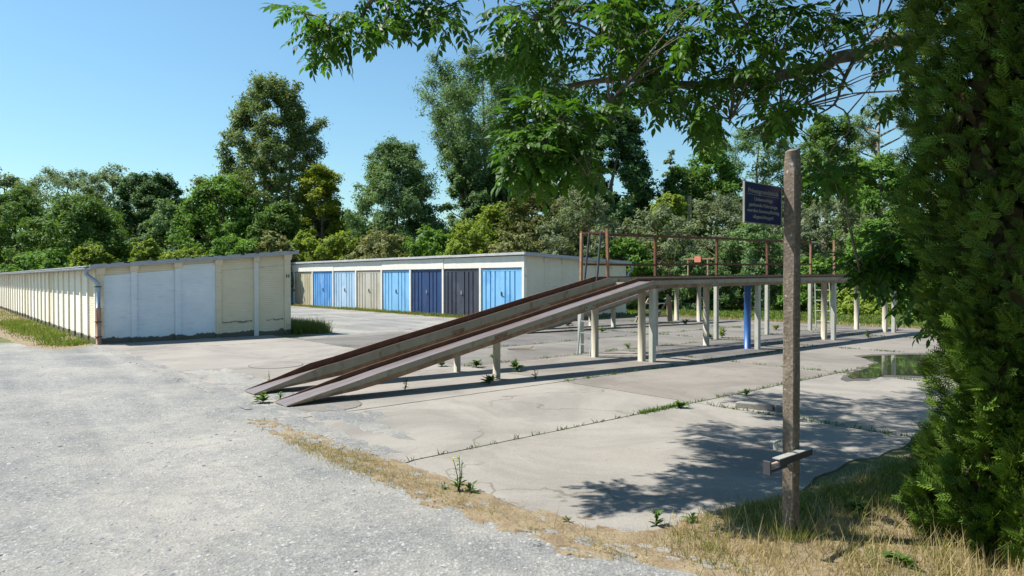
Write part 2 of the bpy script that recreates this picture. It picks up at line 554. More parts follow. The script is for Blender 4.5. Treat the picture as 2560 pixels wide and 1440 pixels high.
T_TRI_V = [(-.5, -.30, 0), (.55, 0, -.05), (-.42, .30, .06)]
T_TRN_V = [(-.5, -.20, 0), (.6, 0, -.06), (-.42, .20, .05)]
T_TRI_F = [(0, 1, 2)]


def in_poly(p, poly):
    x, y = p
    r = False
    j = len(poly) - 1
    for i in range(len(poly)):
        xi, yi = poly[i]; xj, yj = poly[j]
        if (yi > y) != (yj > y) and x < (xj - xi) * (y - yi) / (yj - yi) + xi: r = not r
        j = i
    return r


def sample_poly(poly, n):
    xs = [p[0] for p in poly]; ys = [p[1] for p in poly]
    pts = []
    while len(pts) < n:
        q = np.stack([RG.uniform(min(xs), max(xs), n * 3), RG.uniform(min(ys), max(ys), n * 3)], 1)
        px, py = q[:, 0], q[:, 1]
        inside = np.zeros(len(q), bool)
        j = len(poly) - 1
        for i in range(len(poly)):
            xi, yi = poly[i]; xj, yj = poly[j]
            if yi != yj:
                inside ^= ((yi > py) != (yj > py)) & (px < (xj - xi) * (py - yi) / (yj - yi) + xi)
            j = i
        pts += list(map(tuple, q[inside]))
    return np.array(pts[:n])


# ------------------------------------------------------------------ the ground
g = MB()
g.add([(-500, -60, 0), (500, -60, 0), (500, 900, 0), (-500, 900, 0)], [(0, 1, 2, 3)])
tag(g.build('ground', M['earth']), kind='structure')


def sheet(name, poly, z, mat, jitter=0.0, step=.35, skirt=0.0):
    """flat sheet with a ragged edge"""
    pts = []
    n = len(poly)
    for i in range(n):
        p, q = Vector((*poly[i][:2], 0)), Vector((*poly[(i + 1) % n][:2], 0))
        k = max(1, int((q - p).length / step)) if jitter else 1
        for j in range(k):
            r = p.lerp(q, j / k)
            a = rs.uniform(-jitter, jitter)
            nrm = Vector((-(q - p).y, (q - p).x, 0)).normalized()
            r = r + nrm * a
            pts.append((r.x, r.y, z))
    b = MB(); b.add(pts, [tuple(range(len(pts)))])
    if skirt:
        k = len(pts)
        area = sum(pts[i][0] * pts[(i + 1) % k][1] - pts[(i + 1) % k][0] * pts[i][1] for i in range(k))
        sg_ = 1 if area > 0 else -1
        low = []
        for i in range(k):
            a, c = Vector(pts[i - 1]), Vector(pts[(i + 1) % k])
            t = (c - a).normalized()
            low.append((pts[i][0] + t.y * skirt * sg_, pts[i][1] - t.x * skirt * sg_, .001))
        b.v += low
        for i in range(k):
            f = (i, k + i, k + (i + 1) % k, (i + 1) % k)
            b.f.append(f if sg_ > 0 else tuple(reversed(f))); b.m.append(0)
    me = b.mesh(name, mat)
    if me.polygons[0].normal.z < 0: me.flip_normals()
    return tag(link(name, me), kind='structure')


def Wp(a, b):
    p = W(a, b)
    return (p.x, p.y)


# gravel road in front and to the left of the pad, and the lane between the garage rows
sheet('gravel_road', [Wp(.6, 1.0), Wp(.6, -18.5), Wp(3.5, -24), Wp(6, -30), Wp(-20, -30), Wp(-20, 60), Wp(-2.6, 60), Wp(-2.0, 2)], .004, M['gravel'], .06)
sheet('gravel_lane', [Wp(4.9, -2.6), Wp(6.0, -1.4), Wp(12.8, -.7), Wp(13.5, -.3), Wp(13.35, 40), Wp(5.4, 40), Wp(5.2, 1.0)], .004, M['gravel'], .05)
sheet('lawn', [Wp(13.7, -.4), Wp(20.5, -.9), Wp(20.6, -14.5), Wp(42, -18), Wp(46, 26), Wp(20, 30), Wp(20, .3)], .004, M['lawn'], .12)
pad_front = -.15
sheet('pad_joint_filling', [Wp(.12, -.25), Wp(.12, -16.2), Wp(20.4, -16.2), Wp(20.4, -1.5), Wp(12.8, -1.5), Wp(6.0, -2.1), Wp(4.0, -.3)], .008, M['joint'])


def clip(poly, nx, ny, d):                                  # keep nx*x+ny*y <= d
    out = []
    for i in range(len(poly)):
        p, q = poly[i], poly[(i + 1) % len(poly)]
        sp, sq = nx * p[0] + ny * p[1] - d, nx * q[0] + ny * q[1] - d
        if sp <= 0: out.append(p)
        if sp * sq < 0:
            t = sp / (sp - sq)
            out.append((p[0] + (q[0] - p[0]) * t, p[1] + (q[1] - p[1]) * t))
    return out


pad = tag(empty('concrete_pad', A0, TH), kind='structure')
aj = [-.15, 4.2, 8.4, 12.6, 16.7, 20.7]
bj = [-16.5, -13.95, -11.6, -9.2, -6.9, -4.5, -2.2, -.05]
for i in range(len(aj) - 1):
    for j in range(len(bj) - 1):
        near = aj[i] > 3 or bj[j] < -11
        gp = .011 if near else .003
        x0, x1, y0, y1 = aj[i] + gp, aj[i + 1] - gp, bj[j] + gp, bj[j + 1] - gp
        poly = [(x0, y0), (x1, y0), (x1, y1), (x0, y1)]
        if bj[j + 1] > -3:                                  # the far edge toward the lane
            if i == 0: pass
            else:
                poly = clip(poly, -.10, 1, -2.05) if i == 1 else clip(poly, -.06, 1, -1.45)
        if i == 1 and bj[j + 1] > -3: poly = clip(poly, -.02, 1, -1.2)
        if len(poly) < 3: continue
        # ragged outer edges
        out = []
        for k in range(len(poly)):
            p, q = poly[k], poly[(k + 1) % len(poly)]
            L = math.dist(p, q)
            m_ = max(1, int(L / .16))
            for t in range(m_):
                x, y = p[0] + (q[0] - p[0]) * t / m_, p[1] + (q[1] - p[1]) * t / m_
                edge = abs(x - aj[0]) < .05 or abs(y - bj[0]) < .05 or y > -1.6
                a = .010 if edge else (.004 if near else .0015)
                wob = (.05 * math.sin(x * 3.1 + y * 2.3) + .025 * math.sin(x * 9 - y * 7.7)) if edge else 0
                out.append((x + wob + rs.uniform(-a, a), y + wob + rs.uniform(-a, a)))
        r_ = rs.random()
        if i == 0: mt = 'slab_pale' if not (j in (2, 3) and False) else 'slab_mid'
        elif i == 1: mt = 'slab_pale' if j < 1 else ('slab_tan' if j < 3 else ('slab_mid' if r_ < .8 else 'slab_dark'))
        else: mt = 'slab_tan' if j < 2 else ('slab_dark' if r_ < .65 else 'slab_mid')
        zt = .0135 + rs.uniform(-.001, .0015)
        mb = MB(); mb.prism(out, .0, zt)
        mb.build('slab', M[mt], pad)

# low step of broken slab by the post, manhole covers
mb = MB()
p, q = G(1838, 1022), G(1958, 1034)
kd = (q - p)
tag_kerb = empty('kerb_stone', (p.x, p.y, .02), math.atan2(kd.y, kd.x))
L = kd.length
mb.box(0, L * .80, 0, .10, -.02, .065, bev=.012)
mb.build('long_stone', M['slab_pale'], tag_kerb)
mb = MB(); mb.box(L * .83, L * 1.08, -.01, .09, -.02, .06, bev=.012)
mb.build('short_stone', M['slab_pale'], tag_kerb)
tag(tag_kerb, 'broken kerb stones sticking out of the pad left of the tall post', 'kerb')
for (px, py, r, mt, lab) in ((690, 915, .46, 'slab_pale', 'round flush manhole cover on the pale concrete before the cream garage'),
                             (820, 1016, .40, 'slab_mid', 'round patched cover in the concrete beside the nearest ramp foot')):
    c = G(px, py)
    mb = MB()
    poly = [(r * math.cos(a * math.pi / 18), r * math.sin(a * math.pi / 18)) for a in range(36)]
    mb.prism(poly, .005, .0190)
    t = empty('manhole_cover', (c.x, c.y, 0))
    mb.build('lid', M[mt], t)
    mb = MB()
    mb.tube([((r + .012) * math.cos(a * math.pi / 18), (r + .012) * math.sin(a * math.pi / 18), .0150) for a in range(37)], .006, 5)
    mb.build('ring', M['slab_dark'], t)
    tag(t, lab, 'manhole cover')

# puddle on the right
mp_ = []
for (px, py) in [(2120, 943), (2140, 931), (2172, 921), (2195, 909), (2175, 901), (2150, 895), (2190, 892), (2260, 889), (2345, 890), (2420, 900), (2430, 925), (2380, 941), (2300, 943), (2210, 940), (2180, 948), (2130, 950)]:
    p = G(px, py); mp_.append((p.x, p.y))
m_, n_, l_, b_, o_ = new_mat('puddle_water')
b_.inputs['Base Color'].default_value = (.035, .040, .025, 1)
b_.inputs['Roughness'].default_value = .03
b_.inputs['Specular IOR Level'].default_value = .6
v_ = coords(n_, l_, True)
sc_ = ramp(n_, l_, noise(n_, l_, v_, 3.2, 6, .7, .5), [(.58, (0, 0, 0)), (.62, (1, 1, 1))])
l_.new(mixc(n_, l_, sc_, (.03, .035, .022), (.10, .12, .04)), b_.inputs['Base Color'])
bump(n_, l_, b_, noise(n_, l_, v_, 4, 2), .05, .004)
sheet('puddle', mp_, .0225, m_, .03, .12)['label'] = 'puddle'
wet = []
cx_, cy_ = sum(p[0] for p in mp_) / len(mp_), sum(p[1] for p in mp_) / len(mp_)
for x, y in mp_: wet.append((cx_ + (x - cx_) * 1.16, cy_ + (y - cy_) * 1.16))
sheet('wet_edge', wet, .0185, M['wet'], .05, .15)

# earth under the verges
verge_dry = [G(*p).xy[:] for p in [(1500, 1345), (1640, 1333), (1760, 1292), (1900, 1257), (2050, 1228), (2200, 1172), (2330, 1124), (2560, 1100), (2900, 1300), (3000, 2400),
                                   (2100, 1560), (1840, 1452), (1700, 1425), (1620, 1400)]]
sheet('dry_verge', verge_dry, .0165, M['straw'], .03, .09, .06)


def patches(name, line, n, wid, size, z0, z1, mat, zr=.002):
    """ragged low patches strewn along a line, one sheet each a hair above the last"""
    b = MB()
    L = [Vector(p) for p in line]
    for i in range(n):
        t = rs.random() * (len(L) - 1)
        j = int(t)
        c = L[j].lerp(L[j + 1], t - j)
        dr_ = (L[j + 1] - L[j]).normalized()
        c = c + Vector((-dr_.y, dr_.x, 0)) * rs.gauss(0, wid)
        ra = rs.uniform(*size)
        k = 22
        ph = [rs.uniform(0, 6.28) for _ in range(4)]
        z = z0 + (z1 - z0) * i / n
        pts, mid = [], []
        for m in range(k):
            a_ = 2 * math.pi * m / k
            rr_ = ra * (1 + .30 * math.sin(2 * a_ + ph[0]) + .22 * math.sin(5 * a_ + ph[1]) + .15 * math.sin(9 * a_ + ph[2]) + rs.uniform(-.12, .12))
            q = dr_ * (math.cos(a_) * rr_ * 1.5) + Vector((-dr_.y, dr_.x, 0)) * (math.sin(a_) * rr_ * .6)
            mid.append((c.x + q.x * .7, c.y + q.y * .7, z + .002))
            pts.append((c.x + q.x, c.y + q.y, zr))
        b.add([(c.x, c.y, z + .004)] + mid + pts, [(0, 1 + m, 1 + (m + 1) % k) for m in range(k)] + [(1 + m, 1 + k + m, 1 + k + (m + 1) % k, 1 + (m + 1) % k) for m in range(k)])
    return tag(b.build(name, mat), kind='stuff')


edge_line = [G(*p) for p in [(640, 1048), (760, 1092), (860, 1130), (960, 1162), (1080, 1212), (1180, 1255), (1300, 1297), (1440, 1335), (1560, 1365)]]
patches('straw_patches', edge_line, 260, .10, (.02, .09), .0062, .0115, M['straw'])
patches('straw_patches', edge_line[3:], 260, .09, (.03, .12), .0080, .0150, M['straw'])
patches('gravel_drift', edge_line, 90, .12, (.02, .07), .0085, .0170, M['gravel'])
patches('gravel_drift', [W(-.06, b_) for b_ in (-13.5, -11, -9, -7, -4, -1)], 420, .07, (.05, .16), .0100, .0150, M['gravel'])
patches('gravel_spill', [W(.42, b_) for b_ in (-12.8, -11, -9.5, -8, -6.8)], 60, .16, (.06, .30), .0150, .0175, M['gravel'], .0125)
patches('gravel_drift', [W(a_, b_) for a_, b_ in ((4.6, -1.6), (7, -1.25), (10, -.95), (13, -.75))], 120, .16, (.10, .35), .0100, .0150, M['gravel'])
verge_left = [Wp(-.02, -.25), Wp(-.95, -.9), Wp(-1.35, .6), Wp(-1.55, 4), Wp(-1.9, 9), Wp(-2.2, 16), Wp(-2.2, 40), Wp(-.02, 40)]
sheet('left_verge', verge_left, .008, M['straw'], .08, .25, .05)
verge_doors = [Wp(13.92, -.15), Wp(12.9, .0), Wp(12.95, 6), Wp(13.1, 12), Wp(13.0, 20), Wp(12.9, 28), Wp(13.92, 28)]
sheet('door_verge', verge_doors, .008, M['straw'], .08, .25, .05)
sheet('corner_verge', [Wp(4.95, -.5), Wp(5.8, -.9), Wp(6.1, .6), Wp(5.5, 4), Wp(5.2, 30), Wp(4.86, 30)], .012, M['straw'], .08, .3, .05)

# cobbles in the foreground
c0 = G(1640, 1380)
cob = tag(empty('cobble_edging', c0), kind='structure')
dc = (G(1880, 1436) - G(1585, 1362)).normalized()
nc = Vector((-dc.y, dc.x, 0))
st0 = G(1590, 1366)
row, x_ = [], 0.0
while x_ < .92:
    L_ = rs.uniform(.075, .125)
    if rs.random() > .12: row.append((x_ + L_ / 2, rs.uniform(-.008, .008), L_ - .010, rs.uniform(.050, .068)))
    x_ += L_
row += [(-.05, -.070, .12, .055), (.26, -.072, .09, .045), (.46, -.068, .08, .045)]
for (t_, o_, w, d) in row:
    p = st0 + dc * t_ + nc * o_ - c0
    mb = MB()
    n8 = 12
    ring = []
    for k in range(n8):
        a_ = 2 * math.pi * k / n8
        cx, sx = math.cos(a_), math.sin(a_)
        sq = (abs(cx) ** 5 + abs(sx) ** 5) ** (-1 / 5)
        ring.append((w * .5 * cx * sq * rs.uniform(.92, 1.04), d * .5 * sx * sq * rs.uniform(.90, 1.05)))
    top = rs.uniform(.017, .023)
    vs = [(x, y, 0) for x, y in ring] + [(x * .99, y * .99, top - .005) for x, y in ring] + [(x * .88, y * .86, top) for x, y in ring]
    fs = [tuple(reversed(range(n8))), tuple(range(2 * n8, 3 * n8))]
    for r in (0, n8): fs += [(r + i, r + (i + 1) % n8, r + n8 + (i + 1) % n8, r + n8 + i) for i in range(n8)]
    mb.add(vs, fs)
    mb.build('cobble', M['slab_pale'], cob, (p.x, p.y, .0), math.atan2(dc.y, dc.x) + rs.uniform(-.08, .08))

# loose stones
T_ST_V = [(-.5, -.1, 0), (-.1, -.42, 0), (.45, -.2, 0), (.5, .2, 0), (.05, .45, 0), (-.4, .25, 0), (-.25, -.05, .3), (.1, -.2, .34), (.25, .15, .28), (-.1, .2, .32)]
T_ST_F = [(0, 1, 7), (0, 7, 6), (1, 2, 7), (2, 8, 7), (2, 3, 8), (3, 4, 8), (4, 9, 8), (4, 5, 9), (5, 6, 9), (5, 0, 6), (6, 7, 8), (6, 8, 9)]


def flat_frames(n, tilt=.15):
    a = RG.uniform(0, 2 * np.pi, n)
    d = np.stack([np.cos(a), np.sin(a), RG.normal(0, tilt, n)], 1)
    up = np.stack([RG.normal(0, tilt, n), RG.normal(0, tilt, n), np.ones(n)], 1)
    return frames(d, up)


M['stone'] = leaf_mat('gravel_stone', (0.127, 0.133, 0.143), (0.318, 0.318, 0.307), 0.0, .9, .3, patch=(0.223, 0.228, 0.239), patch_scale=8)
gp_ = [G(-200, 1500), G(-200, 900), G(260, 900), G(470, 990), G(640, 1050), G(960, 1165), G(1300, 1300), G(1560, 1370), G(1900, 1480), G(1700, 1640)]
gp_ = [(p.x, p.y) for p in gp_]
pts = sample_poly(gp_, 26000)
keep = RG.random(len(pts)) < np.clip(6.0 / pts[:, 1], 0, 1) ** 1.2
pts = pts[keep]
# stones gather in loose drifts
gp2 = None
dr = np.sin(pts[:, 0] * 1.9 + pts[:, 1] * .7) * np.sin(pts[:, 1] * 2.3 - pts[:, 0] * 1.1)
pts = pts[(dr > -.35) | (RG.random(len(pts)) < .45)]
n = len(pts)
sz = RG.lognormal(math.log(.0105), .50, n).clip(.004, .042)
pos = np.column_stack([pts, np.full(n, .004)])
o = cloud('gravel_stones', T_ST_V, T_ST_F, pos, flat_frames(n), np.column_stack([sz * 1.2, sz, sz * .55]), M['stone'], kind='stuff')
o['label'] = 'loose stones on the gravel road'

# ------------------------------------------------------------------ cream garage on the left (row H)
gH = tag(empty('garage_block', A0, TH), 'long cream garage block with white painted end wall and the letter H', 'garage')
ZL, ZR, WH = 1.90, 2.36, 4.85


def rz(x): return ZL + (ZR - ZL) * x / WH


def sloped(mb, x0, x1, y0, y1, z0, dz, mi=0, z1=None):
    a, b = (rz(x0) - dz, rz(x1) - dz) if z1 is None else (z1, z1)
    za, zb = (z0, z0) if not callable(z0) else (z0(x0), z0(x1))
    return mb.hexa([(x0, y0, za), (x1, y0, zb), (x1, y1, zb), (x0, y1, za), (x0, y0, a), (x1, y0, b), (x1, y1, b), (x0, y1, a)], mi)


pil = [(.0, .13), (.72, .85), (1.73, 1.87), (2.74, 2.88), (3.76, 3.88), (4.62, 4.80)]
pm = ['cream', 'white', 'white', 'cream', 'white2', 'cream']
for (x0, x1), m_ in zip(pil, pm):
    mb = MB(); sloped(mb, x0, x1, -.035, .10, .0, .215); mb.build('pillar', M[m_], gH)
    mb = MB(); mb.hexa([(x0 - .02, -.05, rz(x0) - .213), (x1 + .02, -.05, rz(x1) - .213), (x1 + .02, .10, rz(x1) - .213), (x0 - .02, .10, rz(x0) - .213),
                        (x0 - .03, -.10, rz(x0) - .06), (x1 + .03, -.10, rz(x1) - .06), (x1 + .03, .10, rz(x1) - .06), (x0 - .03, .10, rz(x0) - .06)])
    mb.build('pillar_head', M['cream'], gH)
for k in range(5):
    x0, x1 = pil[k][1] + .001, pil[k + 1][0] - .001
    m_ = 'white' if k < 3 else 'cream'
    cut = .24 if k < 2 else (.13 if k == 2 else .36)
    mb = MB(); sloped(mb, x0, x1, .012 * (k % 2), .09, .0, cut + .004); mb.build('wall_panel', M[m_], gH)
    mb = MB(); sloped(mb, x0, x1, .006 + .012 * (k % 2), .09, lambda x: rz(x) - cut, .055); mb.build('upper_panel', M['cream'], gH)
# cracks patched with mortar
for (x0, x1, z0) in ((2.90, 3.70, .42), (4.10, 4.60, .44)):
    mb = MB()
    top, bot = [], []
    k = 14
    for i in range(k + 1):
        x = x0 + (x1 - x0) * i / k
        zc = z0 + .014 * math.sin(i * .8 + x0) + rs.uniform(-.012, .012)
        h = .006 + rs.uniform(0, .022)
        top.append((x, zc + h)); bot.append((x, zc - h))
    poly = bot + top[::-1]
    yb = -.004 if x0 < 3 else -.004
    vs = [(x, .010, z) for x, z in poly] + [(x, -.006, z) for x, z in poly]
    nn_ = len(poly)
    fs = []
    for i in range(k):
        fs.append((nn_ + i, nn_ + i + 1, nn_ + nn_ - 2 - i, nn_ + nn_ - 1 - i))
    fs += [(i, (i + 1) % nn_, nn_ + (i + 1) % nn_, nn_ + i) for i in range(nn_)]
    mb.add(vs, fs); mb.build('mortar_patch', M['dark_steel'] if False else plain('grey_mortar', (.20, .19, .17), .9), gH)
mb = MB(); mb.box(3.95, 4.30, .004, .02, 1.90, 1.925); mb.build('vent_slot', M['dark_steel'], gH)

# long side facing the road
LH = 33
for k in range(LH):
    y0, y1 = .10 + k, 1.10 + k
    mb = MB(); mb.box(.0, .09, max(y0, .102), y1 - .001, .0, ZL - .03)
    mb.build('side_panel', M['cream2'] if k % 7 else M['cream'], gH)
    mb = MB(); mb.box(-.042, -.001, y0 - .0, y0 + .12, .0, ZL - .10); mb.build('side_pillar', M['cream2'], gH)
mb = MB()
mb.box(4.70, 4.85, .102, 33, 0, 2.30); mb.box(.1, 4.7, 32.9, 33.0, 0, 1.9)
mb.build('wall', M['cream'], gH)
# roof
mb = MB()
y0, y1 = -.12, 33.3
x0, x1 = -.16, 4.98
mb.hexa([(x0, y0, rz(x0) - .035), (x1, y0, rz(x1) - .035), (x1, y1, rz(x1) - .035), (x0, y1, rz(x0) - .035),
         (x0, y0, rz(x0) + .03), (x1, y0, rz(x1) + .03), (x1, y1, rz(x1) + .03), (x0, y1, rz(x0) + .03)])
rf = mb.build('roof', M['tar'], gH)
mb = MB()
mb.hexa([(x0 - .02, y0 - .035, rz(x0) - .065), (x1 + .02, y0 - .035, rz(x1) - .065), (x1 + .02, y0 - .002, rz(x1) - .065), (x0 - .02, y0 - .002, rz(x0) - .065),
         (x0 - .02, y0 - .035, rz(x0) + .045), (x1 + .02, y0 - .035, rz(x1) + .045), (x1 + .02, y0 - .002, rz(x1) + .045), (x0 - .02, y0 - .002, rz(x0) + .045)])
mb.build('fascia_board', M['fascia'], gH)
mb = MB()
x = x0
while x < x1 - .05:
    w_ = rs.uniform(.03, .16)
    h_ = rs.uniform(.004, .018)
    z = rz(x) + .045
    mb.box(x, x + w_, y0 - .038 - rs.uniform(0, .004), y0 + .04, z - rs.uniform(.004, .035), z + h_)
    x += w_ + rs.uniform(.03, .5)
mb.build('tar_drips', M['tar'], gH)['kind'] = 'stuff'
# sheet edge over the gutter, whitish streaked
mb = MB()
for k in range(330):
    yy = -.10 + k * .1
    wz = .018 * math.sin(k * .9) * .3
    mb.box(-.25, -.14, yy, yy + .094, 1.875 + wz, 1.897 + wz)
mb.build('roof_sheet_edge', M['fascia2'], gH)['kind'] = 'stuff'
# gutter and downpipe
mb = MB()
prof = [(-.24 + .055 * math.cos(a), 1.845 + .05 * math.sin(a)) for a in [math.pi + math.pi * k / 6 for k in range(7)]]
vs, fs = [], []
yy = [-.16, 33.2]
for y in yy:
    vs += [(x, y, z) for x, z in prof] + [(x * .0 + (-.24 + (x + .24) * .9), y, z + .004) for x, z in reversed(prof)]
k = len(prof) * 2
fs = [(i, (i + 1) % k, k + (i + 1) % k, k + i) for i in range(k)] + [tuple(range(k)), tuple(range(k, 2 * k))]
mb.add(vs, fs)
mb.build('gutter', M['zinc'], gH)
mb = MB()
for k in range(34):
    mb.box(-.302, -.14, k * .98, k * .98 + .02, 1.79, 1.80)
mb.build('gutter_brackets', M['zinc'], gH)
dp = MB()
dp.tube([(-.24, -.05, 1.81), (-.24, -.06, 1.70), (-.21, -.09, 1.66), (-.06, -.14, 1.53), (-.01, -.15, 1.44), (-.01, -.15, .86)], .046, 12)
dpo = dp.build('downpipe', M['zinc'], gH, smooth=True)
dp = MB()
dp.tube([(-.01, -.15, .90), (-.01, -.15, .885), (-.01, -.15, .84), (-.01, -.15, .02)], [.047, .062, .060, .058], 12)
dp.build('rusty_pipe_section', M['rust_pipe'], gH, smooth=True)['label'] = 'rusty lower section of the downpipe'
for z in (1.40, .56, .20):
    dp = MB(); dp.box(-.075, .055, -.215, -.036, z - .012, z + .012); dp.build('pipe_clamp', M['dark_steel'] if z > 1 else M['rust'], gH)


def text_mesh(name, body, size, mat, ext=.001, align='LEFT', sx=1.0, bold=0.0):
    cu = bpy.data.curves.new(name, 'FONT')
    cu.body = body
    cu.size = size
    cu.extrude = ext
    cu.offset = bold
    cu.align_x = align
    cu.resolution_u = 3
    t = bpy.data.objects.new(name, cu)
    COL.objects.link(t)
    dg = bpy.context.evaluated_depsgraph_get()
    me = bpy.data.meshes.new_from_object(t.evaluated_get(dg))
    bpy.data.objects.remove(t)
    me.materials.clear()
    me.materials.append(mat)
    for v in me.vertices: v.co.x *= sx
    me.name = name
    return me


M['black'] = plain('black_paint', (.012, .012, .014), .6)
tm = text_mesh('house_letter', 'H', .15, M['black'], .0015, 'CENTER', 1.0, .004)
o = link('letter', tm, gH, (4.71, -.038, 1.62)); o.rotation_euler = (math.pi / 2, 0, 0)

# ------------------------------------------------------------------ garage row with blue doors (row I)
C0 = Vector((.45, 25.6, 0))
gI = tag(empty('garage_block', C0, TH), 'white garage row with ribbed doors in blue, navy and beige behind the ramp', 'garage')
SP, ND_ = 2.62, 10
LI = SP * ND_ + .15
dcol = [((.150, .370, .600), (.190, .420, .650), (.080, .260, .500)), ((.024, .031, .050), (.033, .041, .060), (.056, .064, .082)), ((.011, .038, .115), (.017, .050, .140), (.016, .024, .075)),
        ((.165, .380, .600), (.200, .430, .650), (.090, .270, .500)), ((.360, .350, .300), (.420, .400, .340), (.300, .270, .170)), ((.290, .430, .560), (.360, .480, .600), (.180, .330, .520)),
        ((.060, .220, .500), (.110, .290, .560), (.220, .400, .600)), ((.370, .350, .250), (.430, .400, .290), (.320, .290, .170)), ((.165, .380, .600), (.200, .430, .650), (.090, .270, .500)),
        ((.200, .210, .220), (.230, .240, .250), (.140, .140, .140))]
dlab = ['light blue door at the near end of the row', 'dark slate door', 'navy blue door', 'light blue door between navy and beige doors', 'grey beige door', 'pale washed blue door',
        'patchy bright blue door', 'yellowish beige door', 'light blue door at the far end', 'grey door']
gfr = [.11, .225, .34, .585, .70, .815]
for i in range(ND_):
    y0 = .12 + i * SP
    y1 = y0 + SP - .12
    dm = weathered('door_paint', dcol[i][0], dcol[i][1], dcol[i][2], scale=1.6, dirt_scale=.5, dirt_lo=.50, dirt_hi=.70, rough=.55, stretch=(1, 1, .6), bump_d=.0006)
    wd = y1 - y0
    mb = MB()
    # profile of the ribbed sheet in (y, x): flat with deep narrow grooves
    xs = [(y0 + .004, .06)]
    for f in gfr:
        gy = y0 + wd * (1 - f)
        xs.append((gy, f))
    gys = sorted(y0 + wd * (1 - f) for f in gfr)
    prof = [(y0 + .005, .055)]
    for gy in gys:
        prof += [(gy - .036, .055), (gy - .030, .105), (gy + .030, .105), (gy + .036, .055)]
    prof.append((y1 - .005, .055))
    vs = [(x, y, .06) for y, x in prof] + [(x, y, 1.90) for y, x in prof]
    k = len(prof)
    fs = [(j, k + j, k + j + 1, j + 1) for j in range(k - 1)]
    mb.add(vs, fs)
    mb.box(.050, .10, y0 + .005, y1 - .005, 1.90, 2.0)
    mb.box(.050, .10, y0 + .005, y1 - .005, .03, .06)
    d_ = mb.build('garage_door', dm, gI)
    d_['label'] = dlab[i]
    mb = MB()
    hy = y0 + wd * .5
    mb.box(.030, .052, hy - .03, hy + .03, .93, 1.09); mb.bar((.01, hy, 1.01), (.01, hy - .11, 1.0), .02, .02); mb.bar((.05, hy, 1.01), (.005, hy, 1.01), .018, .018)
    mb.build('handle', M['dark_steel'] if i not in (1, 2) else M['alu'], d_)
for i in range(ND_ + 1):
    y0 = i * SP
    mb = MB(); mb.box(.0, .14, y0 + (.0 if i else .002), y0 + .118, .0, 2.03); mb.build('door_post', M['white2'], gI)
# lintel in lengths of two doors, each slightly out of line
for i in range(5):
    y0, y1 = i * 2 * SP + .0, (i + 1) * 2 * SP - .006
    if i == 4: y1 += .15
    mb = MB()
    k = 10
    dx = rs.uniform(-.012, .012)
    for j in range(k):
        a, b = y0 + (y1 - y0) * j / k, y0 + (y1 - y0) * (j + 1) / k
        sa, sb = .018 * math.sin(a * 1.3), .018 * math.sin(b * 1.3)
        mb.hexa([(.0 + dx, a, 2.032), (.14, a, 2.032), (.14, b, 2.032), (.0 + dx, b, 2.032), (.0 + dx + sa * .4, a, 2.47), (.14, a, 2.47), (.14, b, 2.47), (.0 + dx + sb * .4, b, 2.47)])
    mb.build('lintel', M['white2'], gI)
DI = 6.0


def rI(x): return 2.56 - .25 * x / DI


mb = MB(); mb.box(.16, .20, .16, LI - .12, .0, 2.45); mb.box(DI - .1, DI, .10, LI, 0, 2.22); mb.box(.2, DI - .1, LI - .1, LI, 0, 2.25)
mb.build('wall', M['cream2'], gI)
M['end_cream'] = mat_planked('warm_end_paint', (.60, .54, .42), (.66, .60, .48), (.46, .40, .29))  # warm cream paint of the end wall
for k in range(6):
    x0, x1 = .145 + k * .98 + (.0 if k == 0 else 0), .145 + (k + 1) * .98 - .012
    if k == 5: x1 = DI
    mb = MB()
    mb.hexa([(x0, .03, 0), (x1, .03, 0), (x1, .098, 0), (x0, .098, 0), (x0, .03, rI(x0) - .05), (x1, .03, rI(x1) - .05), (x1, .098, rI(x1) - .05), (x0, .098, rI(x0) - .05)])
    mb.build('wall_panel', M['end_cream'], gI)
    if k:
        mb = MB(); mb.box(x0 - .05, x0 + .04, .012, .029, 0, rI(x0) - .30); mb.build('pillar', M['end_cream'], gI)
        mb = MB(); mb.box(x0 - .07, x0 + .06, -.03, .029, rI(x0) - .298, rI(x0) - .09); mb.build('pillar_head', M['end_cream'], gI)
mb = MB()
xa, xb, ya, yb = -.075, DI + .15, -.14, LI + .15
mb.hexa([(xa, ya, rI(xa) - .065), (xb, ya, rI(xb) - .065), (xb, yb, rI(xb) - .065), (xa, yb, rI(xa) - .065), (xa, ya, rI(xa) + .03), (xb, ya, rI(xb) + .03), (xb, yb, rI(xb) + .03), (xa, yb, rI(xa) + .03)])
mb.build('roof', M['fascia2'], gI)
mb = MB()
mb.hexa([(xa - .01, ya - .03, rI(xa) - .085), (xb, ya - .03, rI(xb) - .085), (xb, ya - .002, rI(xb) - .085), (xa - .01, ya - .002, rI(xa) - .085),
         (xa - .01, ya - .03, rI(xa) + .045), (xb, ya - .03, rI(xb) + .045), (xb, ya - .002, rI(xb) + .045), (xa - .01, ya - .002, rI(xa) + .045)])
mb.build('fascia_board', M['fascia'], gI)
mb = MB()
yy = ya
while yy < yb - .2:
    w_ = rs.uniform(1.0, 2.4)
    w_ = min(w_, yb - yy)
    zz = rI(xa) + rs.uniform(-.006, .006)
    mb.box(xa - .03, xa - .002, yy, yy + w_ - .01, zz - .05, zz + .042)
    yy += w_
mb.build('roof_edge_strip', M['fascia2'], gI)
mb = MB(); mb.tube([(DI + .10, -.10, 2.18), (DI + .16, -.16, 2.12), (DI + .16, -.16, 1.95), (DI + .06, -.06, 1.88), (DI + .05, .0, 1.7)], .05, 8)
mb.build('downpipe', M['zinc'], gI, smooth=True)
tm = text_mesh('row_letter', 'I', .15, M['black'], .0015, 'CENTER', 1.0, .003)
o = link('letter', tm, gI, (.09, -.004, 1.66)); o.rotation_euler = (math.pi / 2, 0, 0)
